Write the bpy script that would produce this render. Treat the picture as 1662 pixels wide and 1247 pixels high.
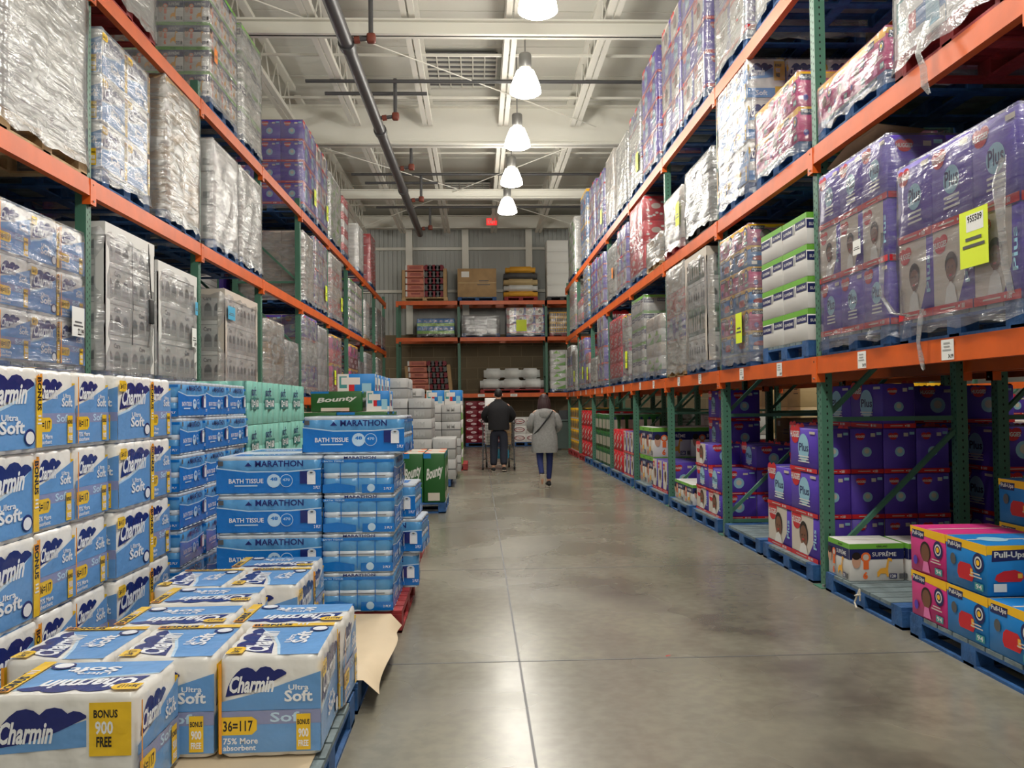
import bpy, bmesh, math, random
from mathutils import Vector, Matrix
for o in list(bpy.data.objects): bpy.data.objects.remove(o)
R0 = random.Random(7)
SC = bpy.context.scene
C = SC.collection
# ------------------------------------------------------------------ camera, world, exposure, big lights
cam_d = bpy.data.cameras.new('camera'); cam = bpy.data.objects.new('camera', cam_d); C.objects.link(cam)
cam_d.sensor_fit = 'HORIZONTAL'; cam_d.sensor_width = 36.0; cam_d.lens = 1400/1662*36
cam_d.clip_start = .05; cam_d.clip_end = 200
YAW, PIT, ROL = .0394, .0242, -.0115
fw = Vector((math.sin(YAW)*math.cos(PIT), math.cos(YAW)*math.cos(PIT), math.sin(PIT)))
r0 = Vector((math.cos(YAW), -math.sin(YAW), 0)); u0 = r0.cross(fw)
rr = r0*math.cos(ROL)+u0*math.sin(ROL); uu = -r0*math.sin(ROL)+u0*math.cos(ROL)
M = Matrix((rr, uu, -fw)).transposed().to_4x4(); M.translation = Vector((0, 0, 1.4415))
cam.matrix_world = M
SC.camera = cam
w = bpy.data.worlds.new('world'); SC.world = w; w.use_nodes = True
w.node_tree.nodes['Background'].inputs[0].default_value = (.9, .95, 1, 1)
w.node_tree.nodes['Background'].inputs[1].default_value = .015
SC.view_settings.view_transform = 'Standard'; SC.view_settings.look = 'None'
SC.view_settings.gamma = 1; SC.view_settings.use_curve_mapping = False
SC.view_settings.exposure = 0.12
LAMP_W = 80           # watts of one high-bay lamp, thrown all round
LAMP_DOWN = 180       # and what its reflector throws down the aisle
AISLE_LAMPS = [2.2+2.83*i for i in range(-3, 8)]       # y of the lamps above the aisle
SIDE_LAMPS = [(sx, 1.5+4.2*i) for sx in (-7.6, 7.9) for i in range(0, 7)]
LAMP_X, LAMP_Z = .8, 6.38
# ------------------------------------------------------------------ materials
def lin(c):
    return tuple(((x/255/12.92) if x/255 <= .04045 else ((x/255+.055)/1.055)**2.4) for x in c)
MATS = {}
def mat(name, rgb=(200, 200, 200), rough=.5, metal=0, bump=0, bscale=20, spec=.5, var=0, emit=0, bstretch=None, vscale=3):
    if name in MATS: return MATS[name]
    m = bpy.data.materials.new(name); m.use_nodes = True; MATS[name] = m
    nt = m.node_tree; b = nt.nodes['Principled BSDF']; c = lin(rgb)
    b.inputs['Base Color'].default_value = (*c, 1); b.inputs['Roughness'].default_value = rough
    b.inputs['Metallic'].default_value = metal; b.inputs['Specular IOR Level'].default_value = spec
    tc = None
    if bump or var:
        tc = nt.nodes.new('ShaderNodeTexCoord')
    if var:
        n = nt.nodes.new('ShaderNodeTexNoise'); n.inputs['Scale'].default_value = vscale; n.inputs['Detail'].default_value = 6
        nt.links.new(tc.outputs['Object'], n.inputs['Vector'])
        r = nt.nodes.new('ShaderNodeValToRGB'); r.color_ramp.elements[0].position = .3; r.color_ramp.elements[1].position = .7
        r.color_ramp.elements[0].color = (*[x*(1-var) for x in c], 1); r.color_ramp.elements[1].color = (*[min(1, x*(1+var)) for x in c], 1)
        nt.links.new(n.outputs['Fac'], r.inputs['Fac']); nt.links.new(r.outputs['Color'], b.inputs['Base Color'])
    if bump:
        n = nt.nodes.new('ShaderNodeTexNoise'); n.inputs['Scale'].default_value = bscale; n.inputs['Detail'].default_value = 3
        src = tc.outputs['Object']
        if bstretch:
            mp = nt.nodes.new('ShaderNodeMapping'); mp.inputs['Scale'].default_value = bstretch
            nt.links.new(src, mp.inputs['Vector']); src = mp.outputs['Vector']
        nt.links.new(src, n.inputs['Vector'])
        bp = nt.nodes.new('ShaderNodeBump'); bp.inputs['Strength'].default_value = bump; bp.inputs['Distance'].default_value = .02
        nt.links.new(n.outputs['Fac'], bp.inputs['Height']); nt.links.new(bp.outputs['Normal'], b.inputs['Normal'])
    if emit:
        b.inputs['Emission Color'].default_value = (*c, 1); b.inputs['Emission Strength'].default_value = emit
    return m
def film(name, rgb): return mat(name, rgb, .24, bump=.55, bscale=8, spec=.65)     # printed plastic of soft packs
def card(name, rgb): return mat(name, rgb, .45, bump=.04, bscale=6, spec=.4)      # printed carton board
film('tissue_white', (232, 230, 226)); film('sky_film', (104, 156, 214)); film('navy_film', (26, 38, 112))
film('yellow_film', (240, 196, 40)); film('orange_film', (240, 160, 50)); film('pale_film', (190, 220, 244)); film('lilac_film', (140, 148, 190))
film('ink_black', (30, 28, 30)); film('ink_white', (240, 242, 246))
film('blue_film', (12, 116, 204)); film('roll_blue', (88, 156, 212)); film('clear_white', (205, 215, 226))
film('teal_film', (138, 204, 190)); film('teal_dark', (50, 120, 118))
card('purple', (88, 62, 176)); card('purple_dark', (60, 44, 140)); card('red', (200, 34, 44)); card('white', (222, 220, 216)); card('cream', (206, 196, 184))
card('lightblue', (150, 196, 216)); card('navy', (30, 36, 92)); card('green', (112, 176, 62)); card('pink', (206, 52, 128)); card('magenta_light', (226, 120, 176))
card('blue', (22, 122, 196)); card('yellow', (248, 192, 30)); card('brown_skin', (120, 78, 58)); card('hair', (38, 28, 26)); card('skin_tone', (206, 160, 134))
card('orange', (236, 110, 50)); card('giraffe', (232, 170, 60)); card('darkred', (120, 20, 40)); card('grey', (172, 172, 170)); card('greydark', (88, 88, 90)); card('maroon_fleck', (222, 200, 204))
card('leafgreen', (36, 92, 40)); card('limegreen', (140, 200, 60)); card('black', (30, 30, 32)); card('teal', (70, 150, 150)); card('tan', (202, 178, 132))
mat('kraft', (178, 146, 104), .7, var=.12, vscale=4); mat('kraft_paper', (205, 186, 156), .7, bump=.3, bscale=4, var=.06)
mat('rack_orange', (216, 94, 24), .4, var=.1, bump=.05, bscale=8, vscale=5); mat('rack_green', (72, 118, 98), .42, var=.1)
mat('hole', (14, 18, 16), .8); mat('galv', (150, 150, 148), .4, .6)
mat('pallet_blue', (38, 84, 138), .65, var=.35, vscale=9, bump=.3, bscale=30); mat('pallet_red', (150, 44, 46), .65, var=.3, vscale=9, bump=.3, bscale=30)
mat('pallet_wood', (190, 158, 116), .7, var=.25, vscale=7, bump=.3, bscale=30); mat('pallet_black', (34, 34, 38), .5)
mat('deck_worn', (108, 122, 126), .7, var=.3, vscale=7, bump=.3, bscale=30)
mat('ceiling_white', (206, 205, 196), .7, bump=.25, bscale=1.2); mat('steel_white', (222, 220, 210), .55); mat('siding', (176, 178, 174), .5)
mat('pipe_dark', (84, 84, 86), .4, .3); mat('pipe_red', (122, 60, 46), .5); mat('skylight_grid', (92, 92, 94), .5)
mat('paper', (238, 238, 234), .6); mat('note_yellow', (228, 246, 50), .5); mat('note_orange', (250, 140, 40), .5); mat('note_blue', (70, 170, 210), .5)
mat('foam', (240, 240, 236), .6); mat('silver_bag', (224, 226, 224), .22, bump=.6, bscale=7)
mat('rubber', (24, 24, 26), .6); mat('wood_bark', (150, 98, 70), .8, var=.3, bump=.4, bscale=20); mat('firelog', (196, 120, 100), .6, var=.15)
mat('hoodie_black', (20, 20, 24), .85, bump=.2, bscale=60); mat('jeans_dark', (30, 34, 48), .85, bump=.2, bscale=60); mat('coat_grey', (140, 140, 138), .9, bump=.3, bscale=60, var=.12, vscale=30)
mat('jeans_blue', (32, 44, 96), .85); mat('skin', (196, 150, 124), .5); mat('hair_dark', (26, 20, 20), .6, bump=.5, bscale=60, bstretch=(1, 1, .1)); mat('hair_brown', (52, 28, 30), .5, bump=.5, bscale=60, bstretch=(1, 1, .1))
mat('sole', (200, 190, 176), .7); mat('cart_steel', (120, 122, 124), .35, .7); mat('plastic_dark', (48, 52, 56), .5); mat('bin_grey', (70, 84, 80), .5); mat('exit_red', (220, 40, 40), .4, emit=1.2)
mat('twine', (214, 206, 190), .8)
# lamp glass: gives light
mat('lamp_glass', (255, 248, 232), .3, emit=14)
def concrete():
    m = bpy.data.materials.new('polished_concrete'); m.use_nodes = True; nt = m.node_tree; b = nt.nodes['Principled BSDF']
    tc = nt.nodes.new('ShaderNodeTexCoord')
    def noise(s, d=8, dist=0, sc=None):
        n = nt.nodes.new('ShaderNodeTexNoise'); n.inputs['Scale'].default_value = s; n.inputs['Detail'].default_value = d; n.inputs['Distortion'].default_value = dist
        if sc:
            mp = nt.nodes.new('ShaderNodeMapping'); mp.inputs['Scale'].default_value = sc; nt.links.new(tc.outputs['Object'], mp.inputs[0]); nt.links.new(mp.outputs[0], n.inputs[0])
        else: nt.links.new(tc.outputs['Object'], n.inputs[0])
        return n
    def ramp(n, p0, p1, c0, c1):
        r = nt.nodes.new('ShaderNodeValToRGB'); r.color_ramp.interpolation = 'EASE'; e = r.color_ramp.elements; e[0].position = p0; e[1].position = p1; e[0].color = (*c0, 1); e[1].color = (*c1, 1)
        nt.links.new(n.outputs['Fac'], r.inputs[0]); return r
    a = ramp(noise(.5, 5, .3), .3, .72, lin((120, 117, 103)), lin((142, 138, 123)))
    s = ramp(noise(1.1, 6, .4, (1, .5, 1)), .34, .62, (.76, .74, .74), (1.02, 1.02, 1.02))
    g = ramp(noise(14, 8), .3, .7, (.88, .88, .88), (1.06, 1.05, 1.04))
    # forklift wear: a dark arc sweeping from mid aisle to the right-hand pallets
    sp = nt.nodes.new('ShaderNodeVectorMath'); sp.operation = 'DISTANCE'; wn = noise(1.7, 5)
    vm = nt.nodes.new('ShaderNodeVectorMath'); vm.operation = 'MULTIPLY_ADD'; vm.inputs[1].default_value = (.9, .9, 0); nt.links.new(wn.outputs['Color'], vm.inputs[0]); nt.links.new(tc.outputs['Object'], vm.inputs[2])
    nt.links.new(vm.outputs[0], sp.inputs[0]); sp.inputs[1].default_value = (-.75, 5.05, 0)
    def math_(op, x, y):
        q = nt.nodes.new('ShaderNodeMath'); q.operation = op
        for k, t in enumerate((x, y)):
            if t is None: continue
            if isinstance(t, (int, float)): q.inputs[k].default_value = t
            else: nt.links.new(t, q.inputs[k])
        return q.outputs[0]
    dd = math_('ABSOLUTE', math_('SUBTRACT', sp.outputs['Value'], 3.0), None)
    arc = nt.nodes.new('ShaderNodeMapRange'); arc.interpolation_type = 'SMOOTHSTEP'; nt.links.new(dd, arc.inputs[0]); arc.inputs[1].default_value = 0; arc.inputs[2].default_value = .7; arc.inputs[3].default_value = 1; arc.inputs[4].default_value = 0
    pn = noise(2.3, 6); am = nt.nodes.new('ShaderNodeMapRange'); nt.links.new(pn.outputs['Fac'], am.inputs[0]); am.inputs[1].default_value = .35; am.inputs[2].default_value = .62
    sx = nt.nodes.new('ShaderNodeSeparateXYZ'); nt.links.new(tc.outputs['Object'], sx.inputs[0])
    gx = nt.nodes.new('ShaderNodeMapRange'); nt.links.new(sx.outputs[0], gx.inputs[0]); gx.inputs[1].default_value = -.2; gx.inputs[2].default_value = 1.0
    arcf = math_('MULTIPLY', math_('MULTIPLY', arc.outputs[0], am.outputs[0]), gx.outputs[0])
    m3 = nt.nodes.new('ShaderNodeMix'); m3.data_type = 'RGBA'; m3.blend_type = 'MULTIPLY'; nt.links.new(math_('MULTIPLY', arcf, .9), m3.inputs[0]); m3.inputs[7].default_value = (.5, .45, .47, 1)
    m1 = nt.nodes.new('ShaderNodeMix'); m1.data_type = 'RGBA'; m1.blend_type = 'MULTIPLY'; m1.inputs[0].default_value = 1
    m2 = nt.nodes.new('ShaderNodeMix'); m2.data_type = 'RGBA'; m2.blend_type = 'MULTIPLY'; m2.inputs[0].default_value = 1
    nt.links.new(a.outputs[0], m1.inputs[6]); nt.links.new(s.outputs[0], m1.inputs[7]); nt.links.new(m1.outputs[2], m2.inputs[6]); nt.links.new(g.outputs[0], m2.inputs[7])
    nt.links.new(m2.outputs[2], m3.inputs[6]); nt.links.new(m3.outputs[2], b.inputs['Base Color'])
    rg = ramp(noise(.9, 2, .2), .3, .7, (.22, .22, .22), (.30, .30, .30)); nt.links.new(rg.outputs[0], b.inputs['Roughness'])
    b.inputs['Specular IOR Level'].default_value = .6
    bp = nt.nodes.new('ShaderNodeBump'); bp.inputs['Strength'].default_value = .015; bp.inputs['Distance'].default_value = .01
    n = noise(5, 3); nt.links.new(n.outputs['Fac'], bp.inputs['Height']); nt.links.new(bp.outputs[0], b.inputs['Normal'])
    MATS['concrete'] = m
concrete()
def wrapmat(name, haze, tint=(235, 238, 240), gl=.16, rough=.16):
    m = bpy.data.materials.new(name); m.use_nodes = True; nt = m.node_tree; nt.nodes.clear(); N = nt.nodes.new; L = nt.links.new
    out = N('ShaderNodeOutputMaterial'); tc = N('ShaderNodeTexCoord')
    mp = N('ShaderNodeMapping'); mp.inputs['Scale'].default_value = (1.0, 1.0, 2.2); mp.inputs['Rotation'].default_value = (.5, .35, 0)
    L(tc.outputs['Object'], mp.inputs[0])
    n1 = N('ShaderNodeTexNoise'); n1.inputs['Scale'].default_value = 3.2; n1.inputs['Detail'].default_value = 6; n1.inputs['Distortion'].default_value = .9; L(mp.outputs[0], n1.inputs[0])
    mp2 = N('ShaderNodeMapping'); mp2.inputs['Scale'].default_value = (1.2, 1.2, 14); mp2.inputs['Rotation'].default_value = (-.22, .16, 0); L(tc.outputs['Object'], mp2.inputs[0])
    n2 = N('ShaderNodeTexNoise'); n2.inputs['Scale'].default_value = 1.6; n2.inputs['Detail'].default_value = 4; L(mp2.outputs[0], n2.inputs[0])
    ad = N('ShaderNodeMath'); ad.operation = 'MULTIPLY_ADD'; L(n2.outputs['Fac'], ad.inputs[0]); ad.inputs[1].default_value = .55; L(n1.outputs['Fac'], ad.inputs[2])
    mr = N('ShaderNodeMapRange'); mr.inputs['From Min'].default_value = .58; mr.inputs['From Max'].default_value = .98; mr.inputs['To Min'].default_value = haze*.45; mr.inputs['To Max'].default_value = min(1, haze*1.9); L(ad.outputs[0], mr.inputs[0])
    bp = N('ShaderNodeBump'); bp.inputs['Strength'].default_value = .5; bp.inputs['Distance'].default_value = .04; L(ad.outputs[0], bp.inputs['Height'])
    tr = N('ShaderNodeBsdfTransparent'); df = N('ShaderNodeBsdfDiffuse'); df.inputs[0].default_value = (*lin(tint), 1); L(bp.outputs[0], df.inputs['Normal'])
    gs = N('ShaderNodeBsdfGlossy'); gs.inputs['Roughness'].default_value = rough; L(bp.outputs[0], gs.inputs['Normal'])
    a = N('ShaderNodeMixShader'); L(mr.outputs[0], a.inputs[0]); L(tr.outputs[0], a.inputs[1]); L(df.outputs[0], a.inputs[2])
    lw = N('ShaderNodeLayerWeight'); lw.inputs[0].default_value = .25; L(bp.outputs[0], lw.inputs['Normal'])
    mr2 = N('ShaderNodeMapRange'); mr2.inputs['To Min'].default_value = gl; mr2.inputs['To Max'].default_value = .7; L(lw.outputs['Fresnel'], mr2.inputs[0])
    c = N('ShaderNodeMixShader'); L(mr2.outputs[0], c.inputs[0]); L(a.outputs[0], c.inputs[1]); L(gs.outputs[0], c.inputs[2]); L(c.outputs[0], out.inputs[0])
    MATS[name] = m
wrapmat('wrap_light', .09, (214, 216, 226), .12, .14); wrapmat('wrap_mid', .2, (206, 208, 212), .15, .14); wrapmat('wrap_heavy', .42, (178, 179, 177), .18, .16)
def blockwall():
    m = bpy.data.materials.new('block_wall'); m.use_nodes = True; nt = m.node_tree; b = nt.nodes['Principled BSDF']
    tc = nt.nodes.new('ShaderNodeTexCoord'); mp = nt.nodes.new('ShaderNodeMapping'); mp.inputs['Rotation'].default_value = (math.pi/2, 0, 0)
    br = nt.nodes.new('ShaderNodeTexBrick'); br.inputs['Scale'].default_value = 1; br.inputs['Brick Width'].default_value = .8; br.inputs['Row Height'].default_value = .4
    br.inputs['Mortar Size'].default_value = .012; br.inputs['Color1'].default_value = (*lin((112, 100, 78)), 1); br.inputs['Color2'].default_value = (*lin((122, 108, 84)), 1); br.inputs['Mortar'].default_value = (*lin((140, 126, 100)), 1)
    nt.links.new(tc.outputs['Object'], mp.inputs[0]); nt.links.new(mp.outputs[0], br.inputs[0]); nt.links.new(br.outputs[0], b.inputs['Base Color']); b.inputs['Roughness'].default_value = .8
    MATS['block_wall'] = m
blockwall()
# ------------------------------------------------------------------ mesh helpers
TXT = {}
def textmesh(s, bold=0, shear=0):
    k = (s, bold, shear)
    if k in TXT: return TXT[k]
    cu = bpy.data.curves.new('t', 'FONT'); cu.body = s; cu.offset = bold; cu.shear = shear; cu.resolution_u = 2
    ob = bpy.data.objects.new('t', cu); C.objects.link(ob)
    me = bpy.data.meshes.new_from_object(ob)
    vs = [v.co.copy() for v in me.vertices]; fs = [tuple(p.vertices) for p in me.polygons]
    bpy.data.objects.remove(ob); bpy.data.curves.remove(cu); bpy.data.meshes.remove(me)
    if vs:
        x0 = min(v.x for v in vs); x1 = max(v.x for v in vs); y0 = min(v.y for v in vs); y1 = max(v.y for v in vs)
        vs = [((v.x-x0)/(x1-x0), (v.y-y0)/(y1-y0)) for v in vs]
    TXT[k] = (vs, fs, (x1-x0)/(y1-y0)); return TXT[k]
class MB:
    def __init__(s): s.v = []; s.f = []; s.m = []; s.sm = []; s.mats = []
    def mi(s, m):
        if m not in s.mats: s.mats.append(m)
        return s.mats.index(m)
    def poly(s, pts, m, smooth=False):
        b = len(s.v); s.v += [tuple(p) for p in pts]; s.f.append(tuple(range(b, b+len(pts)))); s.m.append(s.mi(m)); s.sm.append(smooth)
    def raw(s, vs, fs, m, smooth=False):
        b = len(s.v); s.v += [tuple(p) for p in vs]; i = s.mi(m)
        for f in fs: s.f.append(tuple(b+k for k in f)); s.m.append(i); s.sm.append(smooth)
    def box(s, x0, y0, z0, x1, y1, z1, m):
        v = [(x0, y0, z0), (x1, y0, z0), (x1, y1, z0), (x0, y1, z0), (x0, y0, z1), (x1, y0, z1), (x1, y1, z1), (x0, y1, z1)]
        s.raw(v, [(0, 3, 2, 1), (4, 5, 6, 7), (0, 1, 5, 4), (1, 2, 6, 5), (2, 3, 7, 6), (3, 0, 4, 7)], m)
    def bbox(s, x0, y0, z0, x1, y1, z1, m, bev=.01, seg=2):
        bm = bmesh.new(); bmesh.ops.create_cube(bm, size=1)
        for v in bm.verts: v.co = Vector(((x0+x1)/2+v.co.x*(x1-x0), (y0+y1)/2+v.co.y*(y1-y0), (z0+z1)/2+v.co.z*(z1-z0)))
        bmesh.ops.bevel(bm, geom=bm.edges[:], offset=bev, segments=seg, affect='EDGES', profile=.5)
        s.raw([v.co for v in bm.verts], [[v.index for v in f.verts] for f in bm.faces], m, True); bm.free()
    def tube(s, p0, p1, r, m, n=8, r2=None, cap=True):
        p0 = Vector(p0); p1 = Vector(p1); d = (p1-p0).normalized(); a = d.orthogonal().normalized(); b = d.cross(a); r2 = r if r2 is None else r2
        vs = []
        for p, q in ((p0, r), (p1, r2)):
            for i in range(n):
                t = 2*math.pi*i/n; vs.append(p+a*math.cos(t)*q+b*math.sin(t)*q)
        s.raw(vs, [(i, (i+1) % n, n+(i+1) % n, n+i) for i in range(n)], m, True)
        if cap: s.raw(vs, [tuple(range(n-1, -1, -1)), tuple(range(n, 2*n))], m)
    def bar(s, p0, p1, w, h, m):      # rectangular bar along p0-p1
        p0 = Vector(p0); p1 = Vector(p1); d = (p1-p0).normalized(); up = Vector((0, 0, 1))
        if abs(d.z) > .99: up = Vector((1, 0, 0))
        a = d.cross(up).normalized()*w/2; b = a.cross(d).normalized()*h/2
        vs = [p+q for p in (p0, p1) for q in (-a-b, a-b, a+b, -a+b)]
        s.raw(vs, [(3, 2, 1, 0), (4, 5, 6, 7), (0, 1, 5, 4), (1, 2, 6, 5), (2, 3, 7, 6), (3, 0, 4, 7)], m)
    def lathe(s, c, prof, m, n=16):
        c = Vector(c); vs = []
        for r, z in prof:
            for i in range(n):
                t = 2*math.pi*i/n; vs.append(c+Vector((r*math.cos(t), r*math.sin(t), z)))
        k = len(prof)
        s.raw(vs, [(j*n+i, j*n+(i+1) % n, (j+1)*n+(i+1) % n, (j+1)*n+i) for j in range(k-1) for i in range(n)], m, True)
    def data(s, name):
        me = bpy.data.meshes.new(name); me.from_pydata(s.v, [], s.f)
        for m in s.mats: me.materials.append(MATS[m])
        me.polygons.foreach_set('material_index', s.m); me.polygons.foreach_set('use_smooth', s.sm); me.update(); return me
    def obj(s, name, parent=None, loc=(0, 0, 0), rz=0): return link(s.data(name), name, parent, loc, rz)
def link(me, name, parent=None, loc=(0, 0, 0), rz=0):
    o = bpy.data.objects.new(name, me); C.objects.link(o); o.location = loc; o.rotation_euler = (0, 0, rz)
    if parent: o.parent = parent
    return o
LAB = {}
def tag(o, label, cat, group=None):
    o['label'] = label; o['category'] = cat
    if group: o['group'] = group
    LAB.setdefault(label, []).append(o.name); return o
def thing(name, label, cat, loc=(0, 0, 0), rz=0, group=None):
    return tag(link(None, name, None, loc, rz), label, cat, group)
def struct(mb, name):
    o = mb.obj(name); o['kind'] = 'structure'; return o
ORD = ['first', 'second', 'third', 'fourth', 'fifth', 'sixth', 'seventh', 'eighth', 'ninth', 'tenth', 'eleventh', 'twelfth', 'thirteenth', 'fourteenth', 'fifteenth', 'sixteenth', 'seventeenth', 'eighteenth', 'nineteenth', 'twentieth', 'twenty-first', 'twenty-second', 'twenty-third', 'twenty-fourth']
# ------------------------------------------------------------------ printed faces
class F:      # a printed face: unit square mapped onto a rectangle, every mark a hair above the last
    def __init__(s, mb, o, ux, uy, base=1): s.mb = mb; s.o = Vector(o); s.ux = Vector(ux); s.uy = Vector(uy); s.n = s.ux.cross(s.uy).normalized(); s.k = base; s.w = s.ux.length; s.h = s.uy.length
    def P(s, x, y): return s.o+s.ux*x+s.uy*y+s.n*(.0007*s.k)
    def poly(s, pts, m): s.mb.poly([s.P(*p) for p in pts], m); s.k += 1
    def rect(s, x0, y0, x1, y1, m): s.poly([(x0, y0), (x1, y0), (x1, y1), (x0, y1)], m)
    def ell(s, cx, cy, rx, ry, m, n=18): s.poly([(cx+rx*math.cos(2*math.pi*i/n), cy+ry*math.sin(2*math.pi*i/n)) for i in range(n)], m)
    def circ(s, cx, cy, r, m, n=18): s.ell(cx, cy, r, r*s.w/s.h, m, n)
    def text(s, t, x0, y0, x1, y1, m, bold=.02, shear=0, vert=False, tilt=0):
        vs, fs, _ = textmesh(t, bold, shear)
        def q(a, b):
            if vert: a, b = 1-b, a            # reads upwards turned
            return s.P(x0+a*(x1-x0), y0+b*(y1-y0)+tilt*a)
        if vert == 2:
            def q(a, b): return s.P(x0+b*(x1-x0), y1-a*(y1-y0))
        s.mb.raw([q(a, b) for a, b in vs], fs, m); s.k += 1
    def lines(s, x0, y0, x1, y1, n, m, seed=1):
        r = random.Random(seed); dy = (y1-y0)/n
        for i in range(n):
            e = r.uniform(0, .18)*(x1-x0); s.rect(x0+e, y0+dy*i+dy*.3, x1-e, y0+dy*i+dy*.75, m); s.k -= 1
        s.k += 1
    def cloud(s, x0, y0, x1, y1, m):   # lobed swoosh badge
        W = x1-x0; H = y1-y0
        pts = [(0, 0), (.35, .12), (.7, .4), (1, .72), (1, .78), (.93, .88), (.86, .9), (.8, .84), (.74, .96), (.66, 1), (.57, .96), (.5, .82), (.44, .93), (.36, .98), (.26, .94), (.18, .8), (.1, .6), (.04, .35)]
        s.poly([(x0+a*W, y0+b*H) for a, b in pts], m)
def corner(f, fn):
    return fn(f)
def art_tissue_a(f):
    f.poly([(0, 0), (.9, 0), (.9, .86), (.6, .62), (.3, .5), (0, .42)], 'sky_film')
    f.poly([(0, .43), (.3, .51), (.6, .64), (.9, .9), (.9, .86), (.6, .6), (.3, .475), (0, .4)], 'pale_film')
    f.cloud(.04, .5, .88, .97, 'navy_film')
    f.text('Charmin', .1, .56, .76, .84, 'ink_white', .03, .35, tilt=.03)
    f.text('Ultra', .36, .37, .62, .45, 'ink_white', .02); f.text('Soft', .33, .2, .72, .37, 'ink_white', .03)
    f.ell(.8, .15, .09, .11, 'navy_film'); f.ell(.8, .14, .07, .085, 'ink_white')
    f.rect(.9, 0, 1, .97, 'yellow_film'); f.rect(.9, .85, 1, .97, 'orange_film'); f.text('BONUS', .915, .5, .985, .95, 'ink_black', .03, vert=2)
    f.lines(.915, .3, .985, .45, 3, 'ink_white')
    f.poly([(0, .8), (.16, .8), (.2, .85), (.2, .93), (.16, .98), (0, .98)], 'yellow_film'); f.text('36=117', .02, .84, .16, .93, 'ink_black')
def art_tissue_b(f):
    f.poly([(0, .46), (1, .46), (1, .88), (.66, .76), (.4, .66), (0, .56)], 'sky_film'); f.cloud(.06, .62, .66, .95, 'navy_film')
    f.text('Charmin', .1, .66, .54, .85, 'ink_white', .03, .35); f.text('Ultra', .68, .68, .88, .74, 'ink_white'); f.text('Soft', .64, .55, .92, .68, 'ink_white', .03)
    f.rect(0, .3, 1, .46, 'lilac_film'); f.text('Soft', .5, .33, .85, .44, 'pale_film'); f.rect(0, 0, 1, .31, 'sky_film')
    f.poly([(.0, .2), (.32, .2), (.37, .25), (.37, .36), (.32, .4), (.0, .4)], 'yellow_film'); f.text('36=117', .04, .24, .33, .36, 'ink_black', .02)
    f.text('75% More', .04, .1, .38, .17, 'ink_white'); f.text('absorbent', .04, .03, .36, .09, 'ink_white')
    f.rect(.76, .02, .9, .42, 'yellow_film'); f.text('BONUS', .77, .3, .89, .36, 'ink_black', .03); f.text('900', .78, .16, .88, .26, 'ink_white', .03); f.text('FREE', .78, .06, .88, .13, 'ink_white', .03)
    f.rect(0, .0, .03, 1, 'orange_film')
def art_tissue_c(f):
    f.poly([(.03, .5), (.66, .56), (.66, .82), (.3, .66), (.03, .6)], 'sky_film'); f.cloud(.04, .56, .66, .95, 'navy_film'); f.text('Charmin', .08, .6, .44, .82, 'ink_white', .03, .35)
    f.poly([(0, .72), (.03, .72), (.06, .8), (.03, .9), (0, .9)], 'yellow_film')
    f.rect(.68, .47, .96, .99, 'yellow_film'); f.text('BONUS', .71, .84, .87, .92, 'ink_black', .03); f.text('900', .72, .68, .84, .81, 'ink_white', .03); f.text('FREE', .73, .56, .83, .66, 'ink_black', .03)
    f.rect(0, 0, 1, .26, 'sky_film'); f.rect(.7, 0, .98, .3, 'yellow_film'); f.text('Soft', .2, .06, .5, .2, 'ink_white', .02)
def art_mar_long(f):
    f.poly([(0, .07), (1, .07), (1, .66), (.7, .6), (.3, .6), (0, .7)], 'blue_film'); f.poly([(0, .7), (.3, .6), (.7, .6), (1, .66), (1, .69), (.7, .63), (.3, .63), (0, .73)], 'pale_film')
    f.text('MARATHON', .37, .74, .83, .9, 'navy_film', .02); f.poly([(.27, .76), (.34, .76), (.305, .86)], 'navy_film')
    f.text('BATH TISSUE', .12, .32, .45, .44, 'ink_white', .02); f.lines(.17, .22, .4, .29, 1, 'pale_film')
    f.circ(.55, .38, .065, 'pale_film'); f.text('48', .515, .38, .585, .47, 'blue_film', .03); f.circ(.67, .38, .062, 'pale_film'); f.circ(.67, .38, .056, 'blue_film'); f.text('470', .635, .37, .705, .44, 'pale_film')
    f.rect(.8, .3, .9, .62, 'navy_film'); f.rect(.87, .28, .95, .58, 'ink_white'); f.ell(.91, .58, .04, .06, 'clear_white'); f.ell(.91, .58, .015, .022, 'greydark')
    f.text('2 PLY', .93, .16, .995, .24, 'ink_white'); f.rect(.02, .78, .07, .9, 'greydark')
def art_mar_end(f):
    f.rect(0, .83, 1, .9, 'blue_film'); f.text('MARATHON', .3, .92, .75, .99, 'navy_film', .02); f.text('BATH TISSUE', .02, .845, .3, .885, 'pale_film')
    for k in (1, 2, 3): f.rect(k*.25-.006, .12, k*.25+.006, .82, 'blue_film'); f.k -= 1
    f.k += 1; f.lines(.2, .46, .9, .5, 1, 'greydark')
    f.poly([(0, .05), (.46, .05), (.46, .22), (.2, .3), (0, .26)], 'blue_film'); f.rect(.55, .04, 1, .26, 'blue_film'); f.circ(.68, .17, .055, 'pale_film'); f.text('2 PLY', .86, .12, .97, .18, 'ink_white')
def art_teal(f):
    f.rect(.05, .35, .6, .62, 'teal_dark'); f.text('12=160', .08, .4, .57, .58, 'ink_white', .03); f.text('soft', .08, .66, .4, .88, 'navy_film', .02)
def heart(f, cx, cy, r, m='red', t='Huggies'):
    a = f.w/f.h
    f.ell(cx-r*.5, cy+r*a*.3, r*.62, r*a*.5, m); f.ell(cx+r*.5, cy+r*a*.35, r*.62, r*a*.5, m); f.ell(cx, cy-r*a*.2, r*.8, r*a*.5, m)
    f.text('HUGGIES' if t == 'Huggies' else t, cx-r*1.0, cy-r*a*.2, cx+r*1.0, cy+r*a*.34, 'white', .03)
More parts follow.
